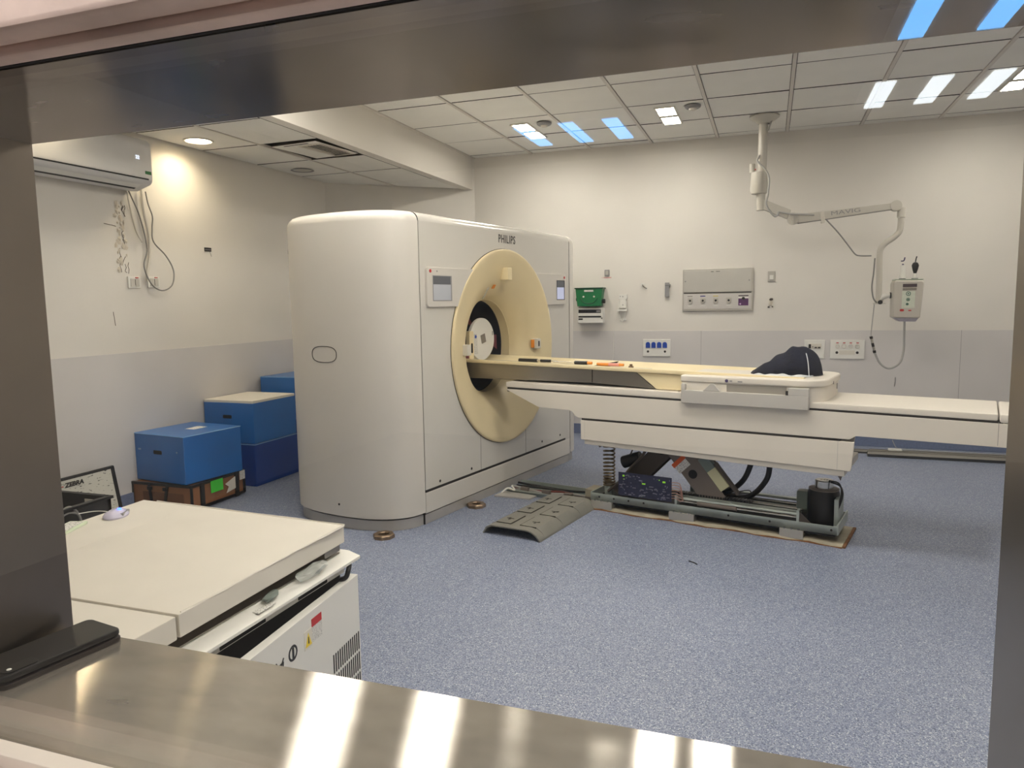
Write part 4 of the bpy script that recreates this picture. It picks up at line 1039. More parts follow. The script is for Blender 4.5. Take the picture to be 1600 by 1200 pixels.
# ------------------------------------------------------------------ white equipment cabinet under the window
cab = thing('equipment_cabinet', 'white equipment cabinet with a thick white top below the window', 'cabinet', (-1.75, 1.55, 0), 0)
ox, oy = -1.75, 1.55
def L(x, y): return (x - ox, y - oy)
bm = new()
prism(bm, [L(-2.207, 2.071), L(-1.30, 2.010), L(-1.292, 1.288), L(-2.18, 1.288)], 'xy', .545, .603); ts = obj('top_slab', bm, m_foam, cab, bevel=.003)
bm = new(); prism(bm, [L(-2.18, 1.283), L(-1.296, 1.283), L(-1.292, .86), L(-2.17, .86)], 'xy', .542, .600); obj('top_slab', bm, m_foam, cab, bevel=.003)
bm = new(); tube(bm, [(*L(-1.296 + random.uniform(-.003, .001), 1.30 + .05 * k), .6025) for k in range(15)], [.002 + .003 * random.random() for _ in range(15)], 5); tube(bm, [(*L(-1.30 - .06 * k, 2.012 + .004 * k), .6025) for k in range(15)], [.002 + .002 * random.random() for _ in range(15)], 5); obj('ragged_edge', bm, m_foam, ts)
bm = new(); bx(bm, -2.14 - ox, -1.34 - ox, .90 - oy, 2.0 - oy, .0, .505); obj('body', bm, mat('cabinet_grey', (150, 148, 144), .5), cab)
bm = new(); 
bx(bm, -1.395 - ox, -1.305 - ox, .90 - oy, 1.985 - oy, .515, .518); bx(bm, -1.395 - ox, -1.392 - ox, .90 - oy, 1.985 - oy, .515, .545); bx(bm, -1.345 - ox, -1.342 - ox, .90 - oy, 1.985 - oy, .515, .545); bx(bm, -1.395 - ox, -1.305 - ox, .90 - oy, 1.985 - oy, .542, .545); bx(bm, -1.3065 - ox, -1.3035 - ox, 1.90 - oy, 1.985 - oy, .525, .545)
obj('metal_channel', bm, m_alu, cab)
bm = new(); prism(bm, [(-1.42 - ox, .497), (-1.30 - ox, .497), (-1.255 - ox, .488), (-1.255 - ox, .498), (-1.30 - ox, .512), (-1.42 - ox, .514)], 'xz', .88 - oy, 2.03 - oy); lg = obj('ledge', bm, m_white, cab, bevel=.002)
bm = new(); bx(bm, -1.34 - ox, -1.30 - ox, .90 - oy, 2.0 - oy, .447, .49); obj('inner_rail', bm, m_white, cab)
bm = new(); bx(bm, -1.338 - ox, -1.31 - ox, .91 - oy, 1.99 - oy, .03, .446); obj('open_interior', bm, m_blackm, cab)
bm = new(); bx(bm, -1.3005 - ox, -1.2985 - ox, 1.75 - oy, 1.90 - oy, .45, .478); bx(bm, -1.3005 - ox, -1.2985 - ox, 1.42 - oy, 1.60 - oy, .45, .478); bx(bm, -1.3005 - ox, -1.2985 - ox, 1.15 - oy, 1.32 - oy, .45, .478); obj('rail_slot', bm, m_blackm, cab)
bm = new(); tube(bm, [(*L(-1.285, 2.0), .475), (*L(-1.27, 1.985), .48), (*L(-1.262, 1.965), .47), (*L(-1.265, 1.955), .45), (*L(-1.285, 1.95), .44)], .008, 8, 5); obj('cable_bush', bm, m_black, cab)
# loose side panel, pulled open at its near end
pa, pbq = Vector((-1.262, 2.022, 0)), Vector((-1.178, 1.02, 0)); pd = (pbq - pa).normalized(); pn = Vector((-pd.y, pd.x, 0))
if pn.x < 0: pn = -pn
plen = (pbq - pa).length
pan = bpy.data.objects.new('side_panel', None); COL.objects.link(pan); pan.parent = cab; pan.location = (pa.x - ox, pa.y - oy, 0); pan.rotation_euler = (0, 0, math.atan2(pd.y, pd.x)); pan.empty_display_size = .05
# local: x along panel from far end, +y = outside? computed below
sgn = 1 if (Matrix.Rotation(math.atan2(pd.y, pd.x), 3, 'Z') @ Vector((0, 1, 0))).dot(pn) > 0 else -1
def P(x0, x1, d0, d1, z0, z1, material, name, bev=0):
    bm = new(); bx(bm, x0, x1, sgn * d0, sgn * d1, z0, z1); return obj(name, bm, material, pan, bevel=bev)
P(0, plen, -.03, 0, .02, .437, m_white, 'panel_sheet', .003)
bm = new()
for r_ in range(5):
    for k in range(13): bx(bm, .012 + .014 * k, .0175 + .014 * k, 0, sgn * .0012, .245 - .07 * r_ - .06, .245 - .07 * r_)
obj('vent_slot', bm, m_blackm, pan)
P(.245, .302, 0, .001, .388, .412, m_red, 'warning_strip'); P(.245, .302, 0, .0008, .342, .388, m_sticker, 'warning_text'); P(.302, .345, 0, .001, .335, .390, m_paper, 'warning_label')
bm = new(); prism(bm, [(.306, .342), (.341, .342), (.3235, .382)], 'xz', 0, sgn * .0015); wt = obj('warning_triangle', bm, m_yellow, pan)
bm = new(); prism(bm, [(.3205, .350), (.3265, .350), (.325, .370), (.322, .370)], 'xz', sgn * .0012, sgn * .0022); obj('warning_bolt', bm, m_black, pan)
bm = new(); lathe(bm, [(0, .016), (sgn * .0012, .017), (sgn * .0012, .022), (0, .023)], (.405, 0, .36), 'Y', 24); bx(bm, .400, .409, 0, sgn * .0012, .345, .375); obj('approval_mark', bm, m_black, pan)
bm = new(); tube(bm, [(0.455, sgn * .001, .36), (0.487, sgn * .001, .355), (0.481, sgn * .001, .325), (0.461, sgn * .001, .328), (0.455, sgn * .001, .36)], .0018, 5); tube(bm, [(0.453, sgn * .001, .37), (0.489, sgn * .001, .318)], .0018, 5); tube(bm, [(0.489, sgn * .001, .37), (0.453, sgn * .001, .318)], .0018, 5); bx(bm, .455, .489, 0, sgn * .0012, .29, .30); obj('waste_bin_mark', bm, m_black, pan)
bm = new(); bx(bm, -1.297 - ox, -1.262 - ox, 1.53 - oy, 1.60 - oy, .5065, .5075); o = obj('ledge_print', bm, m_sticker, lg); 
# small things on the cabinet
def blob(bm, c, s, seed, n=10):
    rr = random.Random(seed)
    v = bmesh.ops.create_icosphere(bm, subdivisions=2, radius=1)['verts']
    for q in v:
        k = 1 + rr.uniform(-.22, .22); q.co = Vector((c[0] + q.co.x * s[0] * k, c[1] + q.co.y * s[1] * k, max(c[2] - s[2] * .9, c[2] + q.co.z * s[2] * k)))
t = thing('plastic_bag', 'small clear plastic bag with metal parts on the cabinet ledge', 'bag', (-1.285, 1.80, .509), 0)
bm = new(); blob(bm, (0, 0, .014), (.024, .075, .016), 3); obj('film', bm, m_clear, t, smooth=False)
bm = new(); cyl(bm, (-.004, .02, .012), (.004, .05, .014), .009, n=10); cyl(bm, (0, -.03, .010), (.005, -.05, .012), .006, n=8); obj('metal_parts', bm, m_rod, t)
t = thing('plastic_offcut', 'crumpled grey-green plastic offcut on the cabinet ledge', 'offcut', (-1.29, 1.615, .509), .2)
bm = new(); blob(bm, (0, 0, .010), (.016, .038, .010), 9); obj('film', bm, m_plast, t, smooth=False)
t = thing('pointing_device', 'small translucent white device with a glowing blue light on the white slab', 'device', (-2.125, 1.872, .603), .5)
bm = new(); lathe(bm, [(0, .0005), (0, .052), (.006, .055), (.014, .048), (.022, .028), (.025, .0005)], n=24)
bmesh.ops.scale(bm, verts=bm.verts, vec=(.72, 1.0, 1)); obj('shell', bm, mat('translucent_shell', (206, 202, 224), .25), t)
bm = new(); blob(bm, (.012, 0, .024), (.007, .007, .005), 2); obj('blue_light', bm, m_bluled, t)
bm = new(); bx(bm, .02, .034, -.03, .03, .008, .016); obj('button_gap', bm, m_grey, t)
bm = new(); tube(bm, [(-.03, .03, .006), (-.06, .06, .004), (-.10, .07, .003), (-.14, .05, .003)], .0018, 5, 5); obj('cord', bm, m_white, t)
t = thing('paper_packet', 'white and pale green paper packet at the left end of the white slab', 'paper', (-2.15, 1.70, .603), 1.9)
bm = new(); bx(bm, -.07, .07, -.03, .03, 0, .010); obj('packet', bm, mat('pale_green_paper', (212, 224, 196), .7), t, bevel=.002)
bm = new(); bx(bm, -.06, .06, -.024, .024, .010, .0108); obj('printed_face', bm, m_sticker, t)

# phone in a flip case on the window sill
phn = thing('mobile_phone', 'black mobile phone in a folded flip case on the steel window sill', 'phone', (-.938, .702, WZ0), math.radians(-9))
bm = new(); prism(bm, rrect(-.040, .040, -.082, .082, .010), 'xy', 0, .007); obj('case_back', bm, mat('brown_black_leather', (40, 32, 30), .5), phn, bevel=.0015)
bm = new(); prism(bm, rrect(-.040, .038, -.081, .082, .010), 'xy', .0085, .018); obj('case_front', bm, mat('black_leather', (22, 20, 21), .45), phn, bevel=.003)
bm = new(); prism(bm, rrect(.012, .034, -.074, -.03, .009), 'xy', .018, .0192); cm = obj('camera_bump', bm, m_black, phn)
bm = new(); cyl(bm, (.024, -.065, .0192), (.024, -.065, .0198), .003, n=10); obj('flash', bm, m_white, cm)

# ------------------------------------------------------------------ air conditioner on the left wall
ac = thing('air_conditioner', 'white split air conditioner mounted high on the left wall', 'air conditioner', (XL, 3.37, 0), 0)
bm = new(); prism(bm, [(0, 2.11), (0, 2.405)] + [(.13, 2.405)] + arc(.15, 2.345, .058, 80, 5, 5) + [(.208, 2.16)] + arc(.168, 2.15, .04, -8, -70, 4) + [(.08, 2.082), (.02, 2.085)], 'xz', -.46, .445); acb = obj('housing', bm, mat('ac_white', (216, 214, 212), .3, coat=.3), ac, bevel=.006, seg=2, ang=.7)
bm = new(); box(bm, (.2035, -.02, 2.145), (.012, .86, .009), Matrix.Rotation(.25, 3, 'Y')); obj('air_slot', bm, m_blackm, ac)
bm = new(); box(bm, (.165, -.03, 2.1085), (.062, .82, .006), Matrix.Rotation(-.55, 3, 'Y')); obj('louvre_flap', bm, m_white, ac, bevel=.002)
bm = new(); box(bm, (.128, -.03, 2.089), (.016, .80, .004), Matrix.Rotation(-.3, 3, 'Y')); obj('outlet_gap', bm, m_blackm, ac)
bm = new(); bx(bm, .2075, .2088, .385, .435, 2.175, 2.195); obj('energy_label', bm, mat('dark_green_print', (22, 110, 50), .5), ac)
text('display', '22', .03, mat('display_glow', (214, 226, 255), .4, emit=1.2), ac, face_M((.2105, .33, 2.27), (0, 1, 0), (0, 0, 1)))
def wire(name, label, pts, r, material, cat='cable', grp=None):
    t = thing(name, label, cat, pts[0], 0, grp); p0 = Vector(pts[0])
    bm = new(); tube(bm, [Vector(p) - p0 for p in pts], r, 8, 7); obj('cable', bm, material, t); return t
XW = XL + .022
wire('hanging_cable', 'grey cable looping below the air conditioner past the sockets', [(XW, 3.79, 2.09), (XW, 3.87, 1.92), (XW + .02, 3.89, 1.72), (XW + .02, 3.855, 1.60), (XW + .03, 3.90, 1.48), (XW + .03, 3.99, 1.44), (XW + .03, 4.08, 1.48), (XW + .03, 4.10, 1.58), (XW + .02, 4.05, 1.68), (XW, 3.97, 1.77), (XW, 3.965, 1.86), (XW, 3.975, 1.94), (XW, 3.945, 2.02), (XW, 3.93, 2.10)], .0045, m_cabled)
wire('hanging_cable', 'thick pale pipe running straight down to the sockets below the air conditioner', [(XW, 3.895, 2.11), (XW, 3.905, 1.95), (XW, 3.935, 1.80), (XW, 3.93, 1.68), (XW, 3.90, 1.56), (XW, 3.895, 1.50)], .008, m_offw)
wire('hanging_cable', 'thin pale cable beside the damaged plaster below the air conditioner', [(XW, 3.775, 2.09), (XW, 3.80, 1.95), (XW, 3.83, 1.83), (XW, 3.875, 1.76)], .006, m_offw)
def sock(y, z, label):
    t = thing('wall_socket', label, 'socket', (XL, y, z), 0, 'sockets below the air conditioner')
    bm = new(); bx(bm, 0, .012, -.05, .05, -.038, .038); obj('plate', bm, m_white, t, bevel=.003)
    bm = new(); bx(bm, .0125, .016, -.035, .0, -.028, .024); bx(bm, .0125, .016, .004, .036, -.028, .024); obj('module', bm, mat('socket_module', (196, 192, 184), .45), t, bevel=.001)
    bm = new(); bx(bm, .012, .0165, .006, .030, .028, .034); obj('red_mark', bm, m_red, t)
    bm = new(); bx(bm, .016, .0168, .0, .004, -.02, .02); obj('switch_gap', bm, m_seam, t)
sock(3.797, 1.492, 'white double wall socket under the damaged plaster strip')
sock(3.96, 1.497, 'white double wall socket enclosed by the hanging cable loop')
for y, z, h, lb, open_ in ((4.505, 1.752, .028, 'small black junction hole on the left wall', True), (5.52, 1.793, .04, 'small square back box on the left wall beside the gantry', False)):
    t = thing('junction_box', lb, 'junction box', (XL, y, z), 0)
    bm = new(); bx(bm, 0, .004, -.035, .035, -h / 2, h / 2); obj('rim', bm, m_blackm if open_ else m_grey, t)
    bm = new()
    if open_: bx(bm, .004, .0055, -.033, .033, -.003, .001)
    else: bx(bm, .004, .0055, -.028, .015, -h / 2 + .005, h / 2 - .005)
    obj('insert', bm, m_grey if open_ else m_offw, t)
    if open_:
        bm = new(); tube(bm, [(.005, .012, -.014), (.008, .02, -.03), (.006, .03, -.05)], .002, 5, 4); obj('wire', bm, m_cable, t)
# damaged plaster beside the cables
bm = new(); rr = random.Random(5)
for k in range(34):
    z = rr.uniform(1.56, 2.02); y = 3.71 + rr.uniform(-.035, .045) + (z - 1.56) * .03; n = rr.choice((5, 6)); s = rr.uniform(.006, .022)
    vs = [bm.verts.new((XL + .001 + rr.uniform(0, .003), y + s * rr.uniform(.5, 1.3) * math.cos(2 * PI * i / n), z + s * 1.3 * rr.uniform(.5, 1.3) * math.sin(2 * PI * i / n))) for i in range(n)]
    c = bm.verts.new((XL + .004 + rr.uniform(0, .005), y, z))
    for i in range(n): bm.faces.new((vs[i], vs[(i + 1) % n], c))
o = obj('plaster_damage', bm, m_plaster, smooth=False, join=True); o['kind'] = 'stuff'; tag(o, 'strip of chipped and peeling plaster below the air conditioner', 'plaster')
bm = new(); rr = random.Random(11)
for k in range(12):
    z = rr.uniform(1.58, 2.0); y = 3.725 + rr.uniform(-.035, .045); pts = [(XL + .0015, y, z)]
    for i in range(3): y += rr.uniform(-.014, .014); z += rr.uniform(-.03, -.005); pts.append((XL + .0015, y, z))
    tube(bm, pts, .0022, 4)
for pts in (((3.62, 1.30), (3.625, 1.26), (3.63, 1.21)), ((3.60, 1.86), (3.66, 1.855), (3.69, 1.85))): tube(bm, [(XL + .001, a, b) for a, b in pts], .0022, 4)
o = obj('plaster_cracks', bm, m_crack, smooth=False, join=True); o['kind'] = 'stuff'; tag(o, 'dark cracks in the plaster strip below the air conditioner', 'cracks')

# ------------------------------------------------------------------ back wall fittings (local: x right, y into wall, z up)
def wthing(name, label, cat, x, z, group=None, y=D): return thing(name, label, cat, (x, y, z), 0, group)
t = wthing('glove_dispenser', 'green plastic bin with a white label hung on the back wall', 'bin', -1.652, 1.36)
bm = new(); vs = []
for y, w0, w1 in ((0, .13, .112), (-.12, .135, .116)):
    vs.append([bm.verts.new(p) for p in ((-w1, y, -.088), (w1, y, -.088), (w0, y, .082), (-w0, y, .082))])
a, b = vs
bm.faces.new(a); bm.faces.new(b[::-1])
for i in range(4): bm.faces.new((a[i], a[(i + 1) % 4], b[(i + 1) % 4], b[i]))
gb = obj('bin_body', bm, m_green, t, bevel=.006)
bm = new(); bx(bm, -.142, .142, -.128, .002, .080, .092); obj('bin_rim', bm, mat('dark_green', (8, 70, 42), .4), t, bevel=.003)
bm = new(); bx(bm, -.045, .045, -.1235, -.1205, .052, .070); obj('white_label', bm, m_sticker, t)
for x in (-.052, .052):
    bm = new(); cyl(bm, (x, -.1165, .005), (x, -.124, .005), .009, n=10); obj('rivet', bm, m_offw, t)
bm = new(); tube(bm, [(-.085, -.121, -.01), (-.05, -.121, -.05), (0, -.121, -.062), (.05, -.121, -.05), (.085, -.121, -.01)], .004, 6, 5); obj('bin_ridge', bm, mat('dark_green', (8, 70, 42), .4), t)
bm = new(); cyl(bm, (-.142, -.05, -.02), (-.12, -.05, -.02), .016, n=12); cyl(bm, (.12, -.05, -.04), (.145, -.05, -.04), .022, n=12); obj('side_knob', bm, m_black, t)
t = wthing('paper_dispenser', 'white dispenser with two black slots below the green bin', 'dispenser', -1.645, 1.185)
bm = new(); bx(bm, -.125, .125, -.09, 0, -.075, .072); obj('case', bm, m_white, t, bevel=.005)
bm = new(); bx(bm, -.118, .105, -.0912, -.088, .022, .055); bx(bm, -.118, .108, -.0912, -.088, -.022, -.006); bx(bm, -.118, -.075, -.0912, -.088, -.045, -.030); bx(bm, .108, .118, -.0912, -.088, -.036, -.024); obj('slot', bm, m_blackm, t)
bm = new(); bx(bm, .06, .10, -.0925, -.09, .030, .048); obj('slot_roll', bm, m_grey, t)
t = wthing('call_switch', 'small grey square switch with a red caption above the green bin', 'switch', -1.497, 1.592)
bm = new(); bx(bm, -.024, .024, -.012, 0, -.03, .03); obj('plate', bm, m_grey, t, bevel=.003)
bm = new(); bx(bm, -.015, .015, -.016, -.012, -.02, .02); obj('rocker', bm, m_steelp, t, bevel=.002)
bm = new(); bx(bm, -.052, -.046, -.001, 0, -.05, -.043); bx(bm, -.036, .042, -.001, 0, -.05, -.042); obj('red_caption', bm, mat('faded_red', (206, 140, 134), .6), t)
t = wthing('wall_bracket', 'empty white plastic wall bracket right of the green bin', 'bracket', -1.341, 1.25)
bm = new(); bx(bm, -.042, .042, -.012, 0, .085, .132); bx(bm, -.03, .03, -.010, 0, -.12, .085); obj('back_plate', bm, m_white, t, bevel=.003)
bm = new(); bx(bm, -.038, .038, -.045, -.008, .0, .012); bx(bm, -.046, .046, -.055, -.008, -.03, -.012); bx(bm, -.038, -.03, -.03, -.008, -.03, .07); bx(bm, .03, .038, -.03, -.008, -.03, .07); obj('cradle_arm', bm, m_white, t, bevel=.002)
bm = new(); cyl(bm, (0, -.0125, .11), (0, -.010, .11), .006, n=8); cyl(bm, (-.025, -.0125, .112), (-.025, -.010, .112), .005, n=8); cyl(bm, (0, -.0125, .03), (0, -.008, .03), .006, n=8); obj('screw', bm, m_grey, t)
bm = new(); tube(bm, [(-.025, -.03, -.03), (-.02, -.035, -.10), (0, -.03, -.13), (.02, -.035, -.10), (.025, -.03, -.03)], .004, 6, 5); obj('wire_loop', bm, m_white, t)
wire('hanging_cable', 'thin pale cord hanging down the wall below the white bracket', [(-1.43, D - .012, 1.03), (-1.432, D - .014, .9), (-1.435, D - .014, .78), (-1.46, D - .02, .70)], .003, m_white)
t = wthing('coat_hook', 'small metal hook fixed to the back wall left of the grey strip', 'hook', -1.135, 1.455)
bm = new(); cyl(bm, (-.015, 0, .018), (-.015, -.012, .018), .016, n=12); obj('base', bm, m_white, t)
bm = new(); tube(bm, [(-.018, -.012, .016), (-.005, -.03, .0), (.015, -.04, -.015), (.028, -.035, -.022)], .006, 6, 4); obj('hook_arm', bm, m_rod, t)
t = wthing('wall_holder', 'narrow vertical grey plastic holder left of the gas panel', 'holder', -.915, 1.42)
bm = new(); bx(bm, -.022, .018, -.03, 0, -.07, .065); obj('body', bm, m_grey, t, bevel=.003)
bm = new(); bx(bm, .018, .028, -.025, -.005, .03, .05); obj('clip', bm, m_grey, t, bevel=.002)
bm = new(); bx(bm, -.0225, .0185, -.031, -.03, .036, .040); obj('joint', bm, m_seam, t)
# medical gas panel
t = wthing('gas_panel', 'long aluminium medical gas panel with five outlets on the back wall', 'gas panel', -.458, 1.41)
bm = new(); bx(bm, -.315, .315, -.022, 0, -.197, .192); obj('frame', bm, m_steelp, t, bevel=.004)
bm = new(); bx(bm, -.302, .296, -.0265, -.02, -.02, .178); c_ = obj('cover_plate', bm, mat('brushed_cover', (190, 187, 180), .32, .25, var=.03), t, bevel=.002)
bm = new(); bx(bm, -.305, .300, -.0225, -.0215, -.034, -.024); obj('cover_gap', bm, m_seam, t)
bm = new(); bx(bm, -.302, .300, -.0255, -.02, -.178, -.04); ol = obj('outlet_plate', bm, mat('outlet_plate', (200, 196, 192), .4, .2), t, bevel=.002)
bm = new(); bx(bm, -.06, -.035, -.0270, -.0264, .163, .168); bx(bm, -.015, .02, -.0270, -.0264, .164, .169); obj('print', bm, m_seam, c_)
for x in (-.29, .28):
    bm = new(); cyl(bm, (x, -.0265, .08), (x, -.030, .08), .007, n=10); obj('screw', bm, m_grey, c_)
for k, cl in enumerate(((150, 146, 140), (70, 70, 130), (214, 200, 120), (200, 198, 194))):
    x = -.245 + .116 * k
    bm = new(); prism(bm, [(x - .022, -.075), (x + .022, -.075), (x + .022, -.115), (x + .01, -.13), (x - .01, -.13), (x - .022, -.115)], 'xz', -.034, -.0255); g_ = obj('gas_outlet', bm, m_steelp, t, bevel=.002)
    bm = new(); cyl(bm, (x, -.034, -.10), (x, -.0352, -.10), .010, n=14); obj('outlet_hole', bm, m_blackm, g_)
    bm = new(); bx(bm, x - .024, x + .022, -.0262, -.0254, -.064, -.054); obj('colour_tag', bm, mat('tag_%d' % k, cl, .5), g_)
    bm = new(); bx(bm, x - .022, x + .024, -.0262, -.0254, -.152, -.143); obj('caption', bm, m_sticker, g_)
bm = new(); bx(bm, .188, .276, -.0275, -.0254, -.15, -.085); pg = obj('purple_plate', bm, m_purple, t)
bm = new(); bx(bm, .188, .276, -.0272, -.0254, -.085, -.068); obj('white_plate', bm, m_white, pg)
bm = new(); bx(bm, .188, .276, -.0276, -.0254, -.066, -.056); obj('caption_bar', bm, mat('dark_violet', (56, 40, 52), .5), pg)
bm = new(); cyl(bm, (.232, -.0275, -.085), (.232, -.034, -.085), .014, n=16); obj('outlet_hole', bm, m_black, pg)
bm = new(); cyl(bm, (.205, -.0275, -.135), (.205, -.0285, -.135), .008, n=12); obj('badge', bm, mat('pale_violet', (200, 170, 206), .5), pg)
t = wthing('light_switch', 'grey metal light switch on the wall right of the gas panel', 'switch', .013, 1.518)
bm = new(); bx(bm, -.031, .031, -.012, 0, -.047, .047); obj('plate', bm, m_steelp, t, bevel=.003)
bm = new(); bx(bm, -.016, .016, -.017, -.012, -.03, .012); obj('rocker', bm, m_white, t, bevel=.002)
bm = new(); bx(bm, -.018, .018, -.0135, -.0115, -.034, -.031); obj('rocker_shadow', bm, m_seam, t)
t = wthing('broken_fixing', 'broken wall fixing with torn plaster below the grey light switch', 'fixing', .01, 1.277)
bm = new(); blob(bm, (.006, -.006, .034), (.018, .010, .012), 21); blob(bm, (-.016, -.004, -.034), (.008, .006, .009), 22); blob(bm, (.016, -.004, -.032), (.007, .006, .007), 23); obj('stub', bm, m_armd, t)
bm = new(); blob(bm, (.0, -.004, .0), (.016, .008, .026), 24); obj('plaster', bm, m_plaster, t)
# sockets below the wainscot line
DP = D - .008
t = wthing('data_socket_plate', 'white socket plate with four blue sockets on the grey wall panel', 'socket', -1.013, .866, y=DP)
bm = new(); bx(bm, -.131, .131, -.012, 0, -.082, .082); obj('plate', bm, m_white, t, bevel=.004)
for k in range(4):
    x = -.082 + .0535 * k
    bm = new(); prism(bm, [(x - .021, .0), (x + .021, .0), (x + .021, .042), (x + .010, .056), (x - .010, .056), (x - .021, .042)], 'xz', -.018, -.012); obj('blue_socket', bm, m_bsock, t, bevel=.002)
for x in (-.082, .080):
    bm = new(); cyl(bm, (x, -.012, -.035), (x, -.0135, -.035), .011, n=14); obj('pin_hole', bm, m_seam, t)
t = wthing('switch_plate', 'white breaker switch plate partly hidden by the navy jacket', 'switch', .39, .862, y=DP)
bm = new(); bx(bm, -.085, .085, -.012, 0, -.083, .083); obj('plate', bm, m_white, t, bevel=.004)
bm = new(); bx(bm, -.05, .055, -.016, -.012, .005, .05); obj('module', bm, m_offw, t, bevel=.002)
bm = new(); bx(bm, -.05, -.03, -.022, -.016, .01, .045); bx(bm, -.02, -.01, -.018, -.016, .018, .024); bx(bm, .0, .02, -.02, -.016, .01, .02); bx(bm, .028, .048, -.02, -.016, .01, .02); obj('toggle', bm, m_black, t)
t = wthing('socket_plate', 'white plate with four round sockets and red marks on the grey wall panel', 'socket', .658, .861, y=DP)
bm = new(); bx(bm, -.14, .14, -.012, 0, -.084, .084); obj('plate', bm, m_white, t, bevel=.004)
for k in range(4):
    x = -.08 + .054 * k
    bm = new(); lathe(bm, [(-.012, .020), (-.017, .019), (-.017, .015), (-.013, .014)], (x, 0, .028), 'Y', 20); obj('round_socket', bm, m_offw, t)
    bm = new(); bx(bm, x - .010, x + .010, -.0135, -.0118, .054, .062); obj('red_mark', bm, m_red, t)
for x in (-.083, .082):
    bm = new(); cyl(bm, (x, -.012, -.028), (x, -.0135, -.028), .012, n=14); obj('pin_hole', bm, m_seam, t)
bm = new(); bx(bm, -.065, .062, -.0145, -.012, -.046, -.008); obj('blank_insert', bm, m_offw, t, bevel=.001)
wire('hanging_cable', 'short thin cable end on the wall above the table tail', [(1.05, D - .014, .62), (1.05, D - .014, .58), (1.045, D - .014, .54)], .004, m_cabled)

# ------------------------------------------------------------------ ceiling-hung contrast injector
PY = 6.42
sus = thing('injector_suspension', 'white ceiling-mounted articulated arm hanging over the far side of the room', 'ceiling arm', (-.07, PY, HC), 0)
o0 = Vector((-.07, PY, HC))
def S(x, z, y=0.0): return (x - o0.x, y, z - o0.z)
bm = new(); lathe(bm, [(0, .115), (-.01, .118), (-.03, .09), (-.05, .055), (-.06, .045)], n=32); obj('ceiling_flange', bm, m_arm, sus)
bm = new(); cyl(bm, S(-.075, 2.74), S(-.082, 2.34), .036, n=24); obj('column', bm, m_arm, sus)
bm = new(); lathe(bm, [(2.345 - HC, .036), (2.34 - HC, .062), (2.20 - HC, .070), (2.17 - HC, .060), (2.165 - HC, .03)], S(-.10, HC), n=28); cyl(bm, S(-.155, 2.34), S(-.155, 2.41), .022, n=14); obj('rotation_joint', bm, m_arm, sus)
bm = new(); cyl(bm, S(-.13, 2.355, -.06), S(-.13, 2.355, -.066), .006, n=8); obj('red_light', bm, m_red, sus)
bm = new(); cyl(bm, S(-.085, 2.17), S(-.085, 2.035), .034, n=24); obj('end_cylinder', bm, m_arm, sus, bevel=.003)
bm = new(); a_ = Vector(S(-.085, 2.09)); b_ = Vector(S(.135, 1.99)); dd = (b_ - a_); box(bm, (a_ + b_) / 2, (dd.length, .05, .075), Matrix.Rotation(-math.atan2(dd.z, dd.x), 3, 'Y')); obj('short_arm', bm, m_arm, sus, bevel=.005)
bm = new(); cyl(bm, S(.165, 2.0, -.035), S(.165, 1.905, -.035), .018, n=14); cyl(bm, S(.165, 1.95, -.045), S(.165, 1.95, .02), .042, n=20); obj('elbow_joint', bm, m_arm, sus, bevel=.003)
bm = new(); poly = [(.165 - o0.x, 1.912 - HC), (.90 - o0.x, 1.99 - HC), (.90 - o0.x, 2.04 - HC), (.165 - o0.x, 1.985 - HC)]; prism(bm, poly, 'xz', -.028, .028); la = obj('spring_arm', bm, m_arm, sus, bevel=.006)
bm = new(); poly = [(.20 - o0.x, 1.910 - HC), (.90 - o0.x, 1.984 - HC), (.90 - o0.x, 1.990 - HC), (.20 - o0.x, 1.918 - HC)]; prism(bm, poly, 'xz', -.029, -.0275); obj('arm_seam', bm, m_cabled, la)
bm = new(); box(bm, Vector(S(.385, 1.955, 0)), (.03, .062, .085), Matrix.Rotation(-.1, 3, 'Y')); obj('arm_band', bm, m_offw, la, bevel=.003)
text('lettering', 'MAVIG', .045, m_grey, la, Matrix.Translation(S(.55, 1.987, -.0295)) @ Matrix.Rotation(-.085, 4, 'Y') @ Matrix.Rotation(PI / 2, 4, 'X'), sx=1.6)
bm = new(); cyl(bm, S(.905, 2.015, -.035), S(.905, 2.015, .035), .042, n=24); obj('elbow_cap', bm, m_arm, sus, bevel=.004)
bm = new(); cyl(bm, S(.945, 2.0), S(.945, 1.925), .03, n=18); cyl(bm, S(.945, 1.92), S(.945, 1.865), .022, n=18); obj('swivel', bm, m_arm, sus, bevel=.003)
bm = new(); tube(bm, [S(.944, 1.875), S(.938, 1.82), S(.90, 1.775), S(.845, 1.735), S(.812, 1.69), S(.806, 1.62), S(.81, 1.45), S(.812, 1.29)], .022, 12, 6); obj('down_tube', bm, m_arm, sus)
bm = new(); bx(bm, .775 - o0.x, .86 - o0.x, -.03, .03, 1.262 - HC, 1.27 - HC); cyl(bm, S(.812, 1.30), S(.812, 1.262), .03, n=16); obj('clamp_foot', bm, m_arm, sus, bevel=.002)
bm = new(); cyl(bm, S(.818, 1.277, -.03), S(.818, 1.277, -.05), .017, n=14); obj('clamp_knob', bm, m_black, sus, bevel=.002)
bm = new(); tube(bm, [S(.82, 1.30), S(.845, 1.32), S(.875, 1.328), S(.90, 1.329)], .021, 12, 5); cr_ = obj('side_spigot', bm, m_white, sus)
bm = new(); cyl(bm, S(.888, 1.329), S(.897, 1.329), .024, n=16); obj('spigot_ring', bm, m_black, cr_)
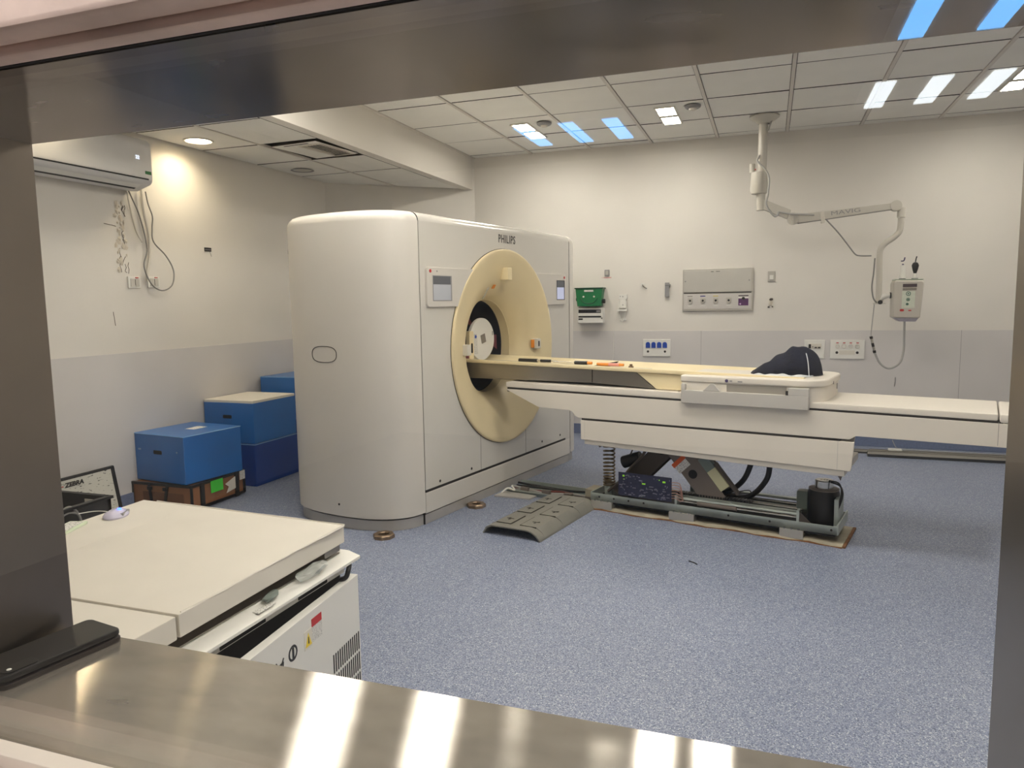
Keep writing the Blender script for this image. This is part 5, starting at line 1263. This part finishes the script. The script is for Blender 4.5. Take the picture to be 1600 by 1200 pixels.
bm = new(); tube(bm, [S(.0, 2.78, -.02), S(-.04, 2.66, -.03)], .007, 6, 4); tube(bm, [S(-.10, 2.47, -.03), S(-.115, 2.42, -.05), S(-.06, 2.36, -.06), S(-.025, 2.28, -.07), S(-.03, 2.16, -.07), S(-.04, 2.07, -.06), S(.02, 1.98, -.06), S(.05, 1.99, -.06), S(.06, 2.01, -.05), S(.15, 1.99, -.06), S(.32, 1.975, -.05)], .008, 6, 6); obj('cable', bm, m_cable, sus)
bm = new(); tube(bm, [S(.41, 1.935, -.03), S(.50, 1.83, -.03), S(.585, 1.715, -.03), S(.63, 1.655, -.03), S(.67, 1.642, -.03), S(.745, 1.64, -.02)], .006, 6, 5); tube(bm, [S(.77, 1.62, -.03), S(.765, 1.50, -.03), S(.757, 1.40, -.03), S(.77, 1.31, -.03), S(.80, 1.27, -.02)], .006, 6, 5); obj('cable', bm, m_cabled, sus)

inj = thing('contrast_injector', 'grey contrast injector head with two syringes hanging from the ceiling arm', 'injector', (1.0, PY, 1.13), 0)
def I(x, z, y=0.0): return (x - 1.0, y, z - 1.13)
bm = new(); prism(bm, [I(.905, 1.155)[::2], I(1.094, 1.152)[::2], I(1.112, 1.42)[::2], I(1.10, 1.44)[::2], I(.915, 1.445)[::2], I(.90, 1.425)[::2]], 'xz', -.085, .085); ib = obj('housing', bm, mat('injector_grey', (192, 186, 176), .4), inj, bevel=.012, seg=3)
bm = new(); prism(bm, [I(.915, 1.155)[::2], I(1.085, 1.152)[::2], I(1.065, 1.125)[::2], I(.955, 1.127)[::2]], 'xz', -.075, .075); obj('lower_cone', bm, mat('injector_violet', (150, 146, 158), .4), inj, bevel=.004)
bm = new(); prism(bm, rrect(I(.908, 0)[0], I(1.108, 0)[0], -.08, .08, .02), 'xy', I(0, 1.442)[2], I(0, 1.452)[2]); obj('top_rim', bm, mat('greenish_rim', (164, 172, 156), .4), inj, bevel=.003)
bm = new(); bx(bm, I(.965, 0)[0], I(1.062, 0)[0], -.0875, -.085, I(0, 1.39)[2], I(0, 1.415)[2]); obj('display', bm, mat('display_dark', (74, 64, 70), .3), inj)
bm = new(); bx(bm, I(.962, 0)[0], I(1.052, 0)[0], -.0868, -.085, I(0, 1.23)[2], I(0, 1.36)[2]); kp = obj('keypad', bm, mat('keypad_print', (206, 212, 196), .4, var=.06, vscale=60), inj)
bm = new(); bx(bm, I(.965, 0)[0], I(1.06, 0)[0], -.0866, -.085, I(0, 1.365)[2], I(0, 1.382)[2]); obj('caption', bm, m_printg, inj)
for x, z, r in ((1.005, 1.34, .017), (1.005, 1.295, .013), (1.0, 1.26, .010)):
    bm = new(); lathe(bm, [(-.0868, r), (-.0880, r - .001), (-.0880, r - .004), (-.0868, r - .005)], I(x, z), 'Y', 20); bx(bm, I(x - .005, 0)[0], I(x + .005, 0)[0], -.088, -.0868, I(0, z - .005)[2], I(0, z + .005)[2]); obj('key', bm, mat('key_teal', (54, 96, 84), .5), kp)
bm = new(); prism(bm, rrect(I(.95, 0)[0], I(.98, 0)[0], I(0, 1.205)[2], I(0, 1.222)[2], .008), 'xz', -.0875, -.085); bx(bm, I(1.01, 0)[0], I(1.03, 0)[0], -.0868, -.085, I(0, 1.207)[2], I(0, 1.215)[2]); obj('stop_key', bm, m_red, inj)
for k, x in enumerate((.972, 1.058)):
    bm = new(); cyl(bm, I(x, 1.452), I(x, 1.458), .024, n=18); sb_ = obj('syringe_mount', bm, m_black, inj)
    if k == 0:
        bm = new(); cyl(bm, I(x, 1.456), I(x, 1.48), .022, n=18); cyl(bm, I(x, 1.48), I(x, 1.56), .019, .017, n=18); obj('syringe_barrel', bm, m_white, inj)
        bm = new(); cyl(bm, I(x, 1.562), I(x, 1.572), .010, .003, n=12); tube(bm, [I(x - .015, 1.592), I(x + .005, 1.595), I(x + .012, 1.62)], .005, 6, 4); obj('syringe_tip', bm, mat('violet_tip', (52, 44, 84), .4), inj)
    else:
        bm = new(); cyl(bm, I(x, 1.456), I(x, 1.495), .014, n=16); obj('syringe_barrel', bm, m_white, inj)
        bm = new(); lathe(bm, [(1.495 - 1.13, .010), (1.52 - 1.13, .018), (1.555 - 1.13, .026), (1.575 - 1.13, .018), (1.585 - 1.13, .0005)], (x - 1.0, 0, 0), n=20); tube(bm, [I(x, 1.585), I(x + .003, 1.605), I(x + .008, 1.625)], .005, 6, 4); obj('syringe_tip', bm, m_black, inj)
cbl = wire('injector_cable', 'grey cable hanging in a loop below the contrast injector', [(1.0, PY, 1.125), (1.002, PY, 1.0), (1.003, PY, .90), (.985, PY, .81), (.94, PY, .765), (.89, PY, .757), (.835, PY, .80), (.80, PY, .875)], .008, m_cable)
hs = thing('hand_switch', 'slim black and silver hand switch hanging on a thin cord below the arm clamp', 'switch', (.782, PY, .945), 0)
bm = new(); d_ = Vector((.03, 0, -.125)).normalized(); cyl(bm, -d_ * .045, d_ * .05, .010, n=12); obj('grip', bm, m_rod, hs)
bm = new(); cyl(bm, -d_ * .065, -d_ * .045, .012, n=12); cyl(bm, d_ * .05, d_ * .07, .012, n=12); cyl(bm, -d_ * .01, d_ * .02, .0108, n=12); obj('grip_band', bm, m_black, hs)
bm = new(); tube(bm, [(.0, 0, .315), (-.008, 0, .2), (-.014, 0, .10), -d_ * .06], .004, 6, 5); obj('cord', bm, m_cable, hs)

sc_ = thing('floor_scrap', 'tiny dark curled scrap lying on the open floor in front of the table', 'scrap', (-.335, 3.65, 0), 0)
bm = new(); tube(bm, [(-.022, .018, .003), (-.006, .006, .004), (.008, -.004, .004), (.022, -.02, .003)], .0028, 6, 4); obj('strip', bm, m_blackm, sc_)
